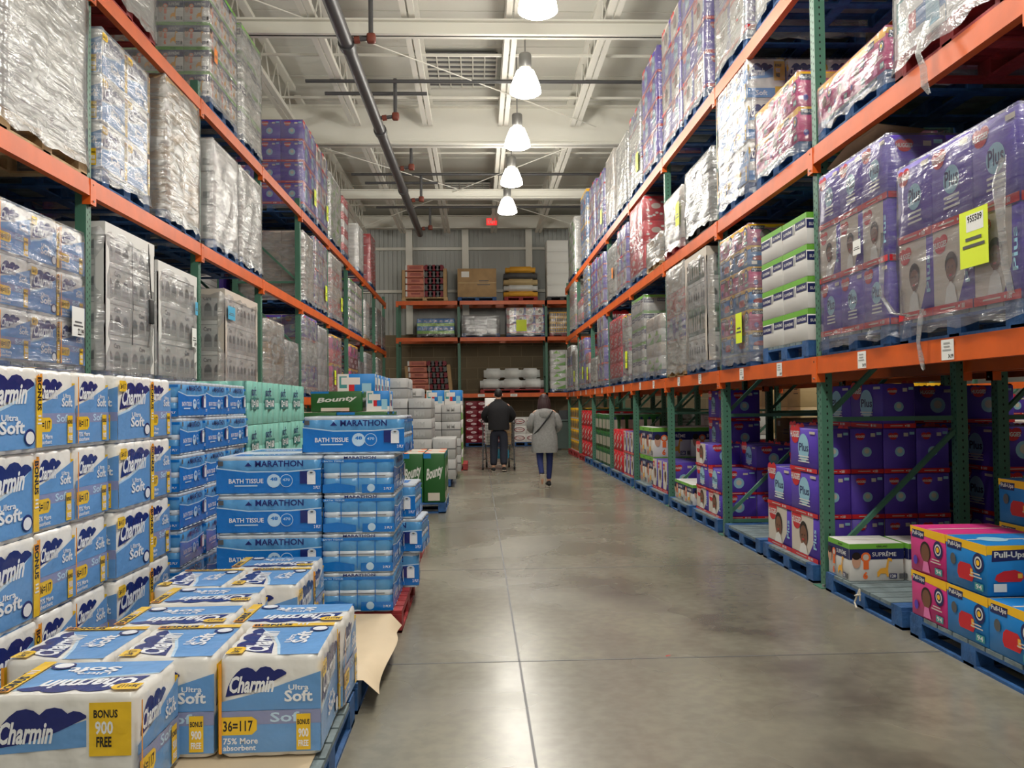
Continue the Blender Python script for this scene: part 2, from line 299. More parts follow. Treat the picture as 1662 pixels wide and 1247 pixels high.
def band(f, m='red'):
    f.rect(0, 0, 1, .1, m); f.text('180', .72, .02, .82, .08, 'white'); f.circ(.68, .05, .02, 'white'); f.lines(.2, .03, .6, .07, 1, 'cream')
def art_hug_plus(f):
    heart(f, .2, .84, .17); f.circ(.52, .55, .2, 'lightblue'); f.text('Plus', .36, .47, .7, .66, 'navy', .02); f.lines(.3, .2, .75, .38, 3, 'white', 3); f.rect(.75, .88, .95, .94, 'cream'); band(f)
def art_hug_face(f):
    f.poly([(0, .1), (.62, .1), (.8, .4), (.82, 1), (0, 1)], 'cream'); heart(f, .2, .82, .17)
    a = f.w/f.h
    f.ell(.47, .56, .155, .155*a*1.15, 'hair'); f.ell(.47, .5, .13, .155*a, 'brown_skin'); f.rect(.42, .36, .52, .42, 'brown_skin'); f.poly([(.3, .1), (.62, .1), (.56, .3), (.47, .36), (.36, .3)], 'white')
    f.ell(.42, .53, .014, .014*a, 'hair'); f.ell(.52, .53, .014, .014*a, 'hair'); f.ell(.47, .43, .04, .015*a, 'red')
    f.text('Plus', .84, .3, .95, .75, 'lightblue', .02, vert=True); band(f)
def art_hug_dark(f):
    f.circ(.5, .48, .15, 'lightblue'); f.circ(.5, .5, .08, 'cream'); heart(f, .3, .82, .14); f.rect(.62, .82, .76, .9, 'cream'); f.rect(.8, .86, .95, .92, 'lightblue'); band(f)
def art_pull(f, k='pink'):
    f.poly([(0, .86), (1, .8), (1, 1), (0, 1)], 'yellow'); f.poly([(.04, .76), (.4, .76), (.42, .93), (.06, .93)], 'navy'); f.text('Pull-Ups', .07, .79, .39, .91, 'white', .03)
    a = f.w/f.h
    if k == 'pink':
        f.ell(.45, .5, .15, .15*a, 'hair'); f.ell(.45, .46, .12, .14*a, 'brown_skin'); f.poly([(.36, .05), (.58, .05), (.52, .28), (.4, .28)], 'magenta_light'); f.ell(.16, .25, .06, .07*a, 'purple')
    else:
        f.poly([(.3, .3), (.34, .2), (.66, .2), (.7, .3), (.68, .46), (.62, .54), (.38, .54), (.32, .46)], 'red'); f.rect(.62, .3, .68, .46, 'giraffe'); f.ell(.2, .55, .07, .08*a, 'greydark')
    f.circ(.82, .62, .13, 'navy'); f.circ(.82, .62, .085, 'white'); f.circ(.82, .62, .06, 'navy'); f.circ(.82, .62, .04, 'yellow')
    f.rect(.74, .08, .94, .22, 'teal'); f.text('94', .77, .1, .91, .2, 'white'); f.lines(.62, .3, .92, .42, 2, 'cream')
def art_pull_pink(f): art_pull(f, 'pink')
def art_pull_blue(f): art_pull(f, 'blue')
def art_pull_long(f):
    f.rect(0, .82, 1, 1, 'yellow'); f.poly([(.05, .68), (.44, .72), (.44, .92), (.06, .9)], 'navy'); f.text('Pull-Ups', .08, .73, .42, .88, 'white', .03)
    a = f.w/f.h
    f.poly([(.08, .34), (.12, .29), (.36, .29), (.4, .36), (.38, .46), (.3, .52), (.18, .5), (.1, .43)], 'red'); f.rect(.33, .36, .38, .45, 'giraffe'); f.circ(.68, .5, .2, 'navy'); f.circ(.68, .5, .12, 'white'); f.circ(.68, .5, .1, 'navy'); f.circ(.68, .5, .06, 'yellow')
    f.text('ALL AROUND', .52, .69, .84, .74, 'white'); f.text('COMPLETE', .54, .13, .88, .21, 'white', .02); f.lines(.56, .05, .86, .1, 1, 'white'); f.rect(.06, .1, .2, .26, 'white')
def art_sup(f):
    f.rect(0, .86, 1, 1, 'green'); f.rect(0, .58, 1, .86, 'navy'); f.text('SUPRÊME', .42, .66, .86, .8, 'white', .01); f.text('KIRKLAND', .5, .9, .7, .95, 'black')
    f.circ(.3, .64, .09, 'orange'); f.circ(.3, .64, .055, 'cream'); f.rect(.25, .32, .35, .52, 'orange'); f.text('6', .24, .06, .33, .26, 'orange', .05)
    f.poly([(.5, .12), (.53, .12), (.56, .2), (.66, .2), (.68, .12), (.71, .12), (.7, .3), (.72, .54), (.78, .52), (.77, .6), (.7, .62), (.66, .36), (.56, .34), (.5, .24)], 'giraffe')
    f.rect(.72, .07, .86, .2, 'navy'); f.text('120', .74, .09, .84, .18, 'white', .03); f.rect(.9, .06, .98, .2, 'greydark')
    f.ell(.12, .55, .08, .2, 'skin_tone'); f.ell(.12, .68, .08, .1, 'hair')
def art_sup_stack(f):      # supreme carton as stacked in wrapped loads
    f.rect(0, .82, 1, 1, 'green'); f.rect(0, .5, .44, .78, 'navy'); f.text('SUPRÊME', .05, .58, .4, .7, 'white'); f.rect(.56, .58, .98, .82, 'navy'); f.text('SUPRÊME', .6, .64, .94, .76, 'white'); f.rect(.46, .5, .52, .8, 'grey')
def art_kraft(f):
    f.rect(.1, .7, .3, .9, 'paper'); f.lines(.5, .4, .85, .6, 3, 'greydark'); f.rect(0, .49, 1, .51, 'tan')
def art_white(f):
    f.lines(.1, .7, .5, .9, 2, 'grey'); f.rect(.7, .2, .9, .4, 'grey'); f.rect(0, 0, 1, .02, 'grey')
def art_tote(f):       # white carton with dark windows of packed goods
    for k in range(3):
        x0 = .06+.31*k; f.poly([(x0, .12), (x0+.25, .12), (x0+.25, .42), (x0+.2, .54), (x0+.12, .58), (x0+.05, .54), (x0, .42)], 'grey'); f.poly([(x0+.02, .3), (x0+.23, .3), (x0+.23, .42), (x0+.18, .52), (x0+.12, .55), (x0+.06, .52), (x0+.02, .42)], 'greydark'); f.k -= 2
    f.k += 2; f.rect(0, .84, 1, .87, 'grey'); f.text('Care', .36, .64, .6, .78, 'greydark', .02)
def art_redspot(f):
    r = random.Random(4)
    for i in range(9): f.ell(r.uniform(.1, .9), r.uniform(.08, .92), .07, .05, 'white', 9); f.k -= 1
    f.k += 1; f.ell(.5, .6, .2, .12, 'cream')
def art_bounty(f):
    f.rect(0, .9, .35, 1, 'blue'); f.text('Bounty', .12, .38, .9, .68, 'white', .03, .2, tilt=.12); f.rect(.2, .04, .75, .2, 'cream')
def art_bluegreen(f):
    f.rect(0, 0, 1, .4, 'limegreen'); f.lines(.2, .55, .8, .8, 2, 'white')
def art_zip(f):
    f.rect(0, .25, .3, 1, 'white'); f.rect(.05, .4, .25, .9, 'teal'); f.rect(.3, .25, .45, .6, 'red')
    f.rect(0, .0, 1, .25, 'white'); f.rect(.1, .55, .6, .85, 'white'); f.rect(.65, .1, .9, .6, 'lightblue')
def art_pepper(f):
    f.ell(.35, .68, .28, .16, 'maroon_fleck'); f.text('Dr', .2, .6, .5, .76, 'darkred', .02, .3); f.ell(.68, .25, .24, .13, 'maroon_fleck'); f.text('Dr', .55, .19, .8, .31, 'darkred', .02, .3)
def art_pepper_w(f):
    f.ell(.5, .5, .42, .3, 'darkred'); f.ell(.5, .5, .34, .22, 'white'); f.text('Dr Pepper', .2, .4, .8, .6, 'red', .02, .3)
def art_can(f):
    for i in range(4): f.ell(.14+.24*i, .5, .1, .36, 'greydark', 8); f.k -= 1
    f.k += 1; f.rect(0, .0, 1, .1, 'white')
def art_bottle(f):
    for i in range(3): f.rect(.1+.3*i, .15, .28+.3*i, .7, 'cream'); f.rect(.15+.3*i, .7, .23+.3*i, .85, 'navy'); f.k -= 2
    f.k += 2
def art_water(f):
    f.rect(0, .47, 1, .53, 'greydark'); f.text('MM', .25, .56, .7, .85, 'grey', .02); f.text('MM', .25, .12, .7, .4, 'grey', .02)
def art_greenwhite(f):
    f.poly([(.3, 0), (1, 0), (1, .5)], 'green'); f.poly([(.2, .55), (.7, .55), (.45, .95)], 'limegreen')
def art_none(f): pass
# kind: (body colour, art on the wide faces (+-X), art on the narrow faces (+-Y), top colour)
KIND = {
 'plus': ('purple', art_hug_plus, art_hug_dark, 'purple_dark'), 'baby': ('purple', art_hug_face, art_hug_dark, 'purple_dark'),
 'pink': ('pink', art_pull_pink, art_pull_pink, 'pink'), 'pullblue': ('blue', art_pull_blue, art_pull_long, 'blue'),
 'supreme': ('white', art_sup, art_sup, 'white'), 'supstack': ('white', art_sup_stack, art_sup_stack, 'green'),
 'kraft': ('kraft', art_kraft, art_kraft, 'kraft'), 'white': ('white', art_white, art_white, 'white'), 'tote': ('white', art_tote, art_tote, 'white'),
 'redspot': ('red', art_redspot, art_redspot, 'red'), 'bounty': ('leafgreen', art_bounty, art_bounty, 'tan'), 'bluegreen': ('blue', art_bluegreen, art_bluegreen, 'blue'),
 'zip': ('blue', art_zip, art_zip, 'blue'), 'pepper': ('darkred', art_pepper, art_pepper, 'darkred'), 'pepperw': ('white', art_pepper_w, art_pepper_w, 'white'),
 'can': ('yellow', art_can, art_can, 'white'), 'bottle': ('leafgreen', art_bottle, art_bottle, 'white'), 'water': ('grey', art_water, art_water, 'grey'),
 'gw': ('white', art_greenwhite, art_greenwhite, 'white'), 'grey': ('grey', art_none, art_none, 'grey'), 'foam': ('foam', art_none, art_none, 'foam'), 'tan': ('tan', art_kraft, art_kraft, 'tan'),
 'black': ('greydark', art_none, art_none, 'greydark'), 'cream': ('cream', art_white, art_white, 'cream'), 'silver': ('silver_bag', art_none, art_none, 'silver_bag'), 'lime': ('limegreen', art_bottle, art_bottle, 'limegreen'),
}
CM = {}
def faces4(mb, X, Y, Z, ax, ay, z0=0):   # art on +-X and +-Y faces of a box centred in x,y
    for s in (-1, 1):
        ax(F(mb, (s*X/2, -s*Y/2 if s > 0 else Y/2, z0), (0, s*Y, 0), (0, 0, Z)))
        ay(F(mb, (-X/2 if s < 0 else X/2, s*Y/2, z0), (-s*X, 0, 0), (0, 0, Z)))
def scallop(mb, X, Y, z0, z1, nx, ny, m, dip=.06):   # body of upright rolls showing as ribs
    pts = []; rx = X/nx/2; ry = Y/ny/2; k = 5
    def side(n, L, f):
        for i in range(n):
            for j in range(k):
                t = j/k; d = (1-math.sin(math.pi*t))**1.5*dip*L/n
                pts.append(f((i+t)/n, d))
    side(nx, X, lambda a, d: (-X/2+a*X, -Y/2+d)); side(ny, Y, lambda a, d: (X/2-d, -Y/2+a*Y)); side(nx, X, lambda a, d: (X/2-a*X, Y/2-d)); side(ny, Y, lambda a, d: (-X/2+d, Y/2-a*Y))
    # round the corners by pulling in the corner points
    out = []
    for x, y in pts:
        dx = X/2-abs(x); dy = Y/2-abs(y); r = .02
        if dx < r and dy < r:
            x = math.copysign(abs(x)-(r-dy)*.5, x); y = math.copysign(abs(y)-(r-dx)*.5, y)
        out.append((x, y))
    n = len(out)
    rings = [(z0, .965), (z0+.008, .99), (z0+.02, 1), (z1-.022, 1), (z1-.008, .985), (z1, .955)] if z1-z0 > .2 else [(z0, .985), (z0+.008, 1), (z1-.008, 1), (z1, .985)]
    vs = [(x*s, y*s, z) for z, s in rings for x, y in out]
    mb.raw(vs, [(j*n+i, j*n+(i+1) % n, (j+1)*n+(i+1) % n, (j+1)*n+i) for j in range(len(rings)-1) for i in range(n)], m, True)
    mb.raw(vs[-n:], [tuple(range(n))], m); mb.raw(vs[:n], [tuple(range(n-1, -1, -1))], m)
def carton(kind, X, Y, Z):
    k = (kind, round(X, 2), round(Y, 2), round(Z, 2))
    if k in CM: return CM[k]
    mb = MB()
    if kind == 'charmin':        # long side along Y
        scallop(mb, X, Y, 0, Z, 3, 4, 'tissue_white')
        faces4(mb, X, Y, Z-.04, art_tissue_a, art_tissue_b, .018)
        art_tissue_a(F(mb, (X/2*.94, -Y/2*.96, Z), (0, Y*.96, 0), (-X*.94, 0, 0)))
    elif kind == 'charminx':     # long side along X, side art on Y faces
        scallop(mb, X, Y, 0, Z, 4, 3, 'tissue_white')
        faces4(mb, X, Y, Z-.04, art_tissue_b, art_tissue_c, .018)
        art_tissue_a(F(mb, (X/2*.96, Y/2*.94, Z), (-X*.96, 0, 0), (0, -Y*.94, 0)))
    elif kind == 'charminr':     # wide art on top turned a quarter, narrow art to the camera
        scallop(mb, X, Y, 0, Z, 3, 4, 'tissue_white')
        faces4(mb, X, Y, Z-.04, art_tissue_a, art_tissue_b, .018)
        art_tissue_a(F(mb, (X/2*.94, -Y/2*.96, Z), (0, Y*.96, 0), (-X*.94, 0, 0)))
    elif kind in ('marx', 'mary'):
        lx = kind == 'marx'
        for a, b, m in ((0, .05, 'clear_white'), (.05, .42, 'roll_blue'), (.42, .56, 'clear_white'), (.56, .91, 'roll_blue'), (.91, 1, 'clear_white')):
            scallop(mb, X, Y, Z*a, Z*b, 6 if lx else 4, 4 if lx else 6, m, .09)
        faces4(mb, X, Y, Z, art_mar_end if lx else art_mar_long, art_mar_long if lx else art_mar_end)
        f = F(mb, (-X*.4, -Y*.4, Z), (X*.8, 0, 0), (0, Y*.8, 0)); f.rect(0, .2, 1, .8, 'blue_film'); f.text('MARATHON', .2, .4, .8, .6, 'ink_white')
    elif kind == 'teal':
        for i in range(2): scallop(mb, X, Y, Z*.5*i, Z*.5*(i+1), 3, 3, 'teal_film', .25)
        faces4(mb, X, Y, Z, art_teal, art_teal)
    elif kind == 'bounty':
        mb.bbox(-X/2, -Y/2, 0, X/2, Y/2, Z, 'leafgreen', .015); faces4(mb, X, Y, Z, art_bounty, art_bounty)
        f = F(mb, (-X*.47, -Y*.47, Z), (X*.94, 0, 0), (0, Y*.94, 0)); f.rect(0, 0, 1, 1, 'cream'); f.poly([(0, 0), (.3, 0), (.2, .3), (0, .4)], 'orange'); f.poly([(1, 1), (.6, 1), (.7, .7), (1, .6)], 'orange')
    else:
        b, ax, ay, tp = KIND[kind]
        mb.bbox(-X/2, -Y/2, 0, X/2, Y/2, Z, b, .006, 1); faces4(mb, X, Y, Z, ax, ay)
        f = F(mb, (-X/2+.008, -Y/2+.008, Z), (X-.016, 0, 0), (0, Y-.016, 0)); f.rect(0, 0, 1, 1, tp)
        f.rect(0, .47, 1, .53, {'white': 'cream', 'kraft': 'tan'}.get(b, 'cream') if b in ('white', 'kraft', 'blue', 'pink', 'purple') else tp)
        if tp == 'blue' and kind == 'pullblue':
            f.ell(.3, .5, .16, .2, 'lightblue'); f.rect(.6, .2, .9, .4, 'white')
    CM[k] = mb.data(kind+'_carton'); return CM[k]
CNAME = {'plus': 'diaper_carton', 'baby': 'diaper_carton', 'supreme': 'banded_carton', 'supstack': 'banded_carton', 'pink': 'training_pants_carton', 'pullblue': 'training_pants_carton', 'kraft': 'cardboard_carton', 'tan': 'cardboard_carton', 'water': 'drinks_case', 'bottle': 'bottle_case', 'lime': 'bottle_case', 'can': 'can_case', 'pepper': 'soda_case', 'pepperw': 'soda_case', 'zip': 'household_carton', 'redspot': 'red_carton', 'gw': 'green_white_carton', 'cream': 'pale_carton', 'white': 'white_carton', 'tote': 'windowed_carton', 'foam': 'foam_block', 'charmin': 'toilet_paper_pack', 'charminx': 'toilet_paper_pack', 'charminr': 'toilet_paper_pack', 'marx': 'bath_tissue_pack', 'mary': 'bath_tissue_pack', 'teal': 'tissue_pack', 'bounty': 'paper_towel_pack'}
# ------------------------------------------------------------------ building shell
XR, XL, P = 2.662, -3.037, 2.7
YR = [6.641+P*i for i in range(-1, 8)]; YL = [6.857+P*i for i in range(-1, 9)]
LZ = {'R': [1.79, 3.425, 4.899], 'L': [1.62, 3.245, 4.848]}
mb = MB(); mb.box(-14, -6, -.12, 18, 31.55, 0, 'concrete'); struct(mb, 'floor')
mb = MB(); CZ = 8.32
mb.box(-14, -6, CZ+.05, 18, 31.55, CZ+.15, 'ceiling_white')
y = -6
while y < 31.5: mb.box(-14, y, CZ+.035, 18, y+.03, CZ+.05, 'ceiling_white'); y += 1.5    # seams of the white roof lining
struct(mb, 'ceiling')
mb = MB(); mb.box(-14, 31.4, 0, 18, 31.6, 4.02, 'block_wall'); o = struct(mb, 'wall_back')
mb = MB(); mb.box(-14, 31.45, 4.02, 18, 31.6, CZ, 'siding')
x = -14
while x < 18: mb.box(x, 31.41, 4.02, x+.05, 31.45, CZ, 'siding'); x += .16
for z in (5.6, 7.15): mb.box(-14, 31.3, z-.05, 18, 31.41, z+.05, 'steel_white')
struct(mb, 'wall_back_siding')
mb = MB(); mb.box(-14.2, -6, 0, -14, 31.6, CZ, 'siding'); struct(mb, 'wall_left')
mb = MB(); mb.box(18, -6, 0, 18.2, 31.6, CZ, 'siding'); struct(mb, 'wall_right')
mb = MB(); mb.box(-14, -6.2, 0, 18, -6, CZ, 'siding'); struct(mb, 'wall_front')
for i, (a, b, c, d) in enumerate([(.21, -6, .222, 31), (-14, 4.87, 18, 4.882), (-14, 7.6, 18, 7.61), (-14, 16, 18, 16.01)]):
    mb = MB(); mb.box(a, b, 0, c, d, .0012, 'greydark'); struct(mb, 'trim_%d' % (i+1))
GR = 'roof steelwork'
def tagstruct(o): o['kind'] = 'structure'
# wall columns
for i, x in enumerate((-6.6, -2.43, -.41, 1.89, 6.2)):
    mb = MB(); mb.box(x-.1, 31.05, 4.02, x+.1, 31.4, CZ, 'steel_white'); mb.box(x-.12, 31.03, 4.02, x+.12, 31.05, CZ, 'steel_white')
    tag(mb.obj('steel_column'), 'white steel wall column against the back wall, %s from the left' % ORD[i], 'column', 'back wall columns')
# cross girders
def ibeam(y, z0, z1, fw_, label, i):
    mb = MB(); mb.box(-14, y-.02, z0, 18, y+.02, z1, 'steel_white'); mb.box(-14, y-fw_/2, z0, 18, y+fw_/2, z0+.03, 'steel_white'); mb.box(-14, y-fw_/2, z1-.03, 18, y+fw_/2, z1, 'steel_white')
    tag(mb.obj('roof_girder'), label, 'girder', GR)
ibeam(13.3, 7.18, 7.42, .2, 'slim white steel beam crossing under the roof just before the second lamp', 0)
ibeam(23.9, 7.18, 7.44, .2, 'slim white steel beam crossing under the roof near the far lamps', 1)
ibeam(8.2, 7.18, 7.42, .2, 'slim white steel beam crossing under the roof nearest the camera', 3)
ibeam(30.2, 7.65, 8.1, .25, 'white steel beam along the top of the back wall', 4)
ibeam(18.7, 7.1, 7.95, .32, 'deep white roof girder crossing above the middle of the aisle', 2)
# joists along the aisle
JX = [-8.6, -7.0, -5.4, -3.9, -2.55, -1.02, .6, 2.16, 3.8, 5.4, 7.0, 8.6]
JN = ['far left', 'second at left', 'third at left', 'fourth at left', 'left of the dark pipe', 'left of the skylights', 'over the row of lamps', 'right of the lamps', 'over the right rack', 'beyond the right rack', 'over the next aisle', 'far right']
def joist(x, y0, y1, lab):
    o = thing('roof_joist', lab, 'joist', (x, y0, 0), 0, 'roof joists')
    mb = MB(); L = y1-y0
    for s in (-.06, .06): mb.box(s-.045, 0, 7.45, s+.045, L, 7.47, 'steel_white'); mb.box(s-.006+.04*(1 if s > 0 else -1), 0, 7.47, s+.006+.04*(1 if s > 0 else -1), L, 7.54, 'steel_white')
    mb.obj('bottom_chord', o)
    mb = MB(); mb.box(-.07, 0, 8.22, .07, L, 8.3, 'steel_white'); mb.obj('top_chord', o)
    mb = MB(); n = int(L/.9); d = L/n
    for i in range(n):
        mb.tube((0, i*d, 7.5), (0, (i+.5)*d, 8.24), .014, 'steel_white', 6, cap=False); mb.tube((0, (i+.5)*d, 8.24), (0, (i+1)*d, 7.5), .014, 'steel_white', 6, cap=False)
    mb.obj('web', o)
for x, nm in zip(JX, JN):
    joist(x, 18.95, 30, 'white open web roof joist %s, behind the deep girder' % nm)
    joist(x, 5.0, 18.45, 'white open web roof joist %s, before the deep girder' % nm)
for i, (xa, ya, xb, yb) in enumerate([(-5.4, 10.5, 2.6, 18.4), (-4, 19.2, 3.4, 28.6), (2.4, 19.3, -3.8, 28.6)]):
    mb = MB(); mb.tube((xa, ya, 7.43-.03*i), (xb, yb, 7.43-.03*i), .012, 'steel_white', 6)
    tag(mb.obj('bracing_rod'), 'thin white diagonal bracing rod under the joists, %s' % ['before the deep girder', 'running far left to right beyond the girder', 'running far right to left beyond the girder'][i], 'rod', 'bracing rods')
for i, y in enumerate((11.2, 15.1, 17.2, 21, 26.5)):
    mb = MB(); mb.box(-9, y-.02, 7.6, 9, y+.02, 7.64, 'steel_white'); tag(mb.obj('joist_bridging'), 'thin white steel angle tying the roof joists, %s from the camera' % ORD[i], 'angle bar', 'joist bridging')
# skylights
for i, (y0, y1) in enumerate(((16.6, 18.3), (26.3, 28.0))):
    o = thing('skylight', 'dark roof skylight with a white security grid, %s' % ['nearer one beside the big lamp', 'far one beyond the deep girder'][i], 'skylight', (-.27, (y0+y1)/2, 8.3), 0, 'skylights')
    mb = MB(); mb.box(-.72, -.85, -.03, .72, .85, 0, 'skylight_grid'); mb.obj('skylight_panel', o)
    mb = MB()
    for k in range(8): mb.box(-.72, -.85+k*.24, -.07, .72, -.83+k*.24, -.03, 'steel_white')
    for k in range(7): mb.box(-.72+k*.236, -.85, -.07, -.70+k*.236, .85, -.03, 'steel_white')
    mb.obj('security_grid', o)
# sprinkler pipes
o = thing('sprinkler_main', 'thick dark steel sprinkler main running along the ceiling above the left of the aisle', 'pipe', (-1.93, 5, 6.75), -.0087)
mb = MB(); mb.tube((0, 0, 0), (0, 21.6, 0), .1, 'pipe_dark', 14); mb.obj('main_pipe', o)
for k, y in enumerate((8, 12.6, 16.6, 21.2)):
    mb = MB(); mb.tube((0, y-5-.09, 0), (0, y-5+.09, 0), .125, 'pipe_dark', 14); mb.obj('coupling', o)
for k, (y, t) in enumerate(((12.5, 1.0), (15.9, .75), (19.3, .75), (22.3, .7), (25.9, .65))):
    mb = MB(); mb.tube((.05, y-5, .02), (.36, y-5, .05), .035, 'pipe_dark'); mb.tube((.36, y-5, .05), (.36, y-5, t), .035, 'pipe_dark'); q = mb.obj('riser', o)
    mb = MB(); mb.bbox(.3, y-5.06, -.02, .43, y-4.94, .12, 'pipe_red', .03); mb.tube((.12, y-5, .02), (.2, y-5, .03), .055, 'pipe_red'); mb.obj('red_elbow', q)
for i, (y, x0, x1, z) in enumerate(((15.8, -3.1, 6, 7.42), (16.1, -2.8, -.9, 7.3), (22.2, -3.2, 6, 7.42), (22.6, -2.9, -1.0, 7.3), (25.9, -3.0, 5, 7.42))):
    mb = MB(); mb.tube((x0, y, z), (x1, y, z), .035, 'pipe_dark')
    tag(mb.obj('sprinkler_branch'), 'thin dark sprinkler pipe crossing under the roof, %s from the camera' % ORD[i], 'pipe', 'sprinkler branches')
# exit sign
o = thing('exit_sign', 'small red lit exit sign hanging at the far end of the aisle', 'exit sign', (.5, 28, 7.42))
mb = MB(); mb.box(-.17, -.03, -.11, .17, .03, .11, 'exit_red'); f = F(mb, (-.17, -.03, -.11), (.34, 0, 0), (0, 0, .22)); f.text('EXIT', .12, .2, .88, .8, 'white'); mb.obj('sign_box', o)
mb = MB(); mb.tube((0, 0, .11), (0, 0, .25), .01, 'steel_white'); mb.obj('hanger', o)
# high-bay lamps
def lampmesh():
    a = MB(); a.lathe((0, 0, 0), [(.0, .62), (.09, .62), (.1, .6), (.1, .4), (.07, .36), (.0, .36)], 'galv'); a.tube((0, 0, .62), (0, 0, 1.99), .012, 'galv', 6); h = a.data('lamp_housing')
    a = MB(); a.lathe((0, 0, 0), [(.1, .36), (.14, .34), (.19, .22), (.235, .1), (.25, 0), (.2, -.03), (0, -.045)], 'lamp_glass', 24); return h, a.data('prismatic_shade')
LH, LS = lampmesh()
def lamp(x, y, lab, grp, w):
    o = thing('high_bay_lamp', lab, 'lamp', (x, y, LAMP_Z), 0, grp)
    link(LH, 'lamp_housing', o); link(LS, 'prismatic_shade', o)
    l = bpy.data.lights.new('lamp_light', 'POINT'); l.energy = w; l.shadow_soft_size = .2; l.color = (1, .965, .89)
    q = bpy.data.objects.new('lamp_light', l); C.objects.link(q); q.location = (0, 0, -.3); q.parent = o
    l = bpy.data.lights.new('lamp_beam', 'SPOT'); l.energy = LAMP_DOWN; l.shadow_soft_size = .22; l.color = (1, .965, .89); l.spot_size = math.radians(158); l.spot_blend = .6
    q = bpy.data.objects.new('lamp_beam', l); C.objects.link(q); q.location = (0, 0, -.3); q.parent = o
vis = 0
for i, y in enumerate(AISLE_LAMPS): (lamp(LAMP_X, y, 'glowing bell-shaped high-bay lamp over the aisle, %s from the camera end' % ORD[i], 'high-bay lamps over the aisle', LAMP_W) if y > -5 else None)
for i, (x, y) in enumerate(SIDE_LAMPS): lamp(x, y, 'glowing high-bay lamp over the %s neighbouring aisle, %s along the row' % ('left' if x < 0 else 'right', ORD[i % 7]), 'high-bay lamps over the neighbouring aisles', LAMP_W*1.0)
# ------------------------------------------------------------------ racks
def postmesh(h, sx):      # sx: side the holes face (+-x); channel post with punched holes
    a = MB(); w = .085
    a.box(-w/2, -w/2, 0, w/2, w/2, h, 'rack_green')
    z = .08
    while z < h-.05:
        for dy in (-.02, .02):
            zz = z+(0 if dy < 0 else .025)
            pts = [(sx*(w/2+.0008), dy+.006*math.cos(t*math.pi/3), zz+.011*math.sin(t*math.pi/3)) for t in range(6)]
            if sx < 0: pts = pts[::-1]
            a.poly(pts, 'hole')
        pts = [(-sx*.0+.007*math.cos(t*math.pi/3), -(w/2+.0008), z+.011*math.sin(t*math.pi/3)) for t in range(6)]; a.poly(pts, 'hole')
        z += .055
    return a.data('post')
PM = {(h, s): postmesh(h, s) for h in (5.05, 5.3) for s in (-1, 1)}
def diag(pts, m='rack_green'):
    a = MB()
    for p, q in pts: a.bar(p, q, .035, .035, m)
    return a
_bp = MB(); _bp.box(-.09, -.08, 0, .09, .08, .008, 'rack_green'); _bp.tube((-.06, -.05, 0), (-.06, -.05, .03), .012, 'galv', 6); _bp.tube((.06, .05, 0), (.06, .05, .03), .012, 'galv', 6); BPM = _bp.data('base_plate')
HB = diag([((.04, 0, 0), (1.03, 0, 0))]).data('horizontal_brace'); DB = diag([((.04, 0, 0), (1.03, 0, .95))]).data('diagonal_brace')
def frame(x, y, sx, h, lab, grp):      # x: front post centre; frame runs away from the aisle, sx -1: faces -x
    o = thing('rack_upright', lab, 'rack frame', (x, y, 0), 0 if sx < 0 else math.pi, grp)
    for dx in (0, 1.07): link(PM[(h, -1)], 'post', o, (dx, 0, 0)); link(BPM, 'base_plate', o, (dx, 0, 0))
    for k, z in enumerate((.15, 1.3, 2.45, 3.6, 4.75)):
        if z < h-.3: link(HB, 'horizontal_brace', o, (0, 0, z))
    for z in (.25, 1.35, 2.5, 3.65):
        if z+1 < h: link(DB, 'diagonal_brace', o, (0, 0, z))
def beammesh(L):
    a = MB(); a.box(-.03, .05, -.134, .025, L-.05, 0, 'rack_orange'); a.box(-.032, .05, -.134, -.03, L-.05, -.05, 'rack_orange')
    b = MB(); b.box(-.034, .035, -.2, .03, .05, .0, 'rack_orange'); b.box(-.036, -.042, -.2, -.03, .05, 0, 'rack_orange'); b.poly([(-.0365, .0, -.03), (-.0365, .012, -.04), (-.0365, 0, -.05)], 'hole'); b.tube((-.036, 0, -.17), (-.045, 0, -.17), .008, 'galv', 6)
    return a.data('beam_rail'), b.data('beam_connector')
BM = {}
def beam(x, y, L, z, sx, lab, grp, tagged=0):
    k = round(L, 2)
    if k not in BM: BM[k] = beammesh(L)
    a, b = BM[k]
    o = thing('rack_beam', lab, 'rack beam', (x, y if sx < 0 else y+L, z), 0 if sx < 0 else math.pi, grp)
    link(a, 'beam_rail', o); link(b, 'beam_connector', o)
    c = link(b, 'beam_connector', o, (0, L, 0)); c.scale = (1, -1, 1)
    if tagged:
        for t in range(2):
            m = MB(); yy = L*(.28+.4*t); f = F(m, (-.034, yy+.09, -.125), (0, -.13, 0), (0, 0, .115)); f.rect(0, 0, 1, 1, 'paper'); f.text('34.99', .55, .08, .95, .28, 'ink_black', .02); f.lines(.1, .4, .8, .9, 3, 'grey'); m.obj('price_label', o)
    return o
SN = {'R': 'right', 'L': 'left'}; LN = ['lowest level', 'middle level', 'top level']
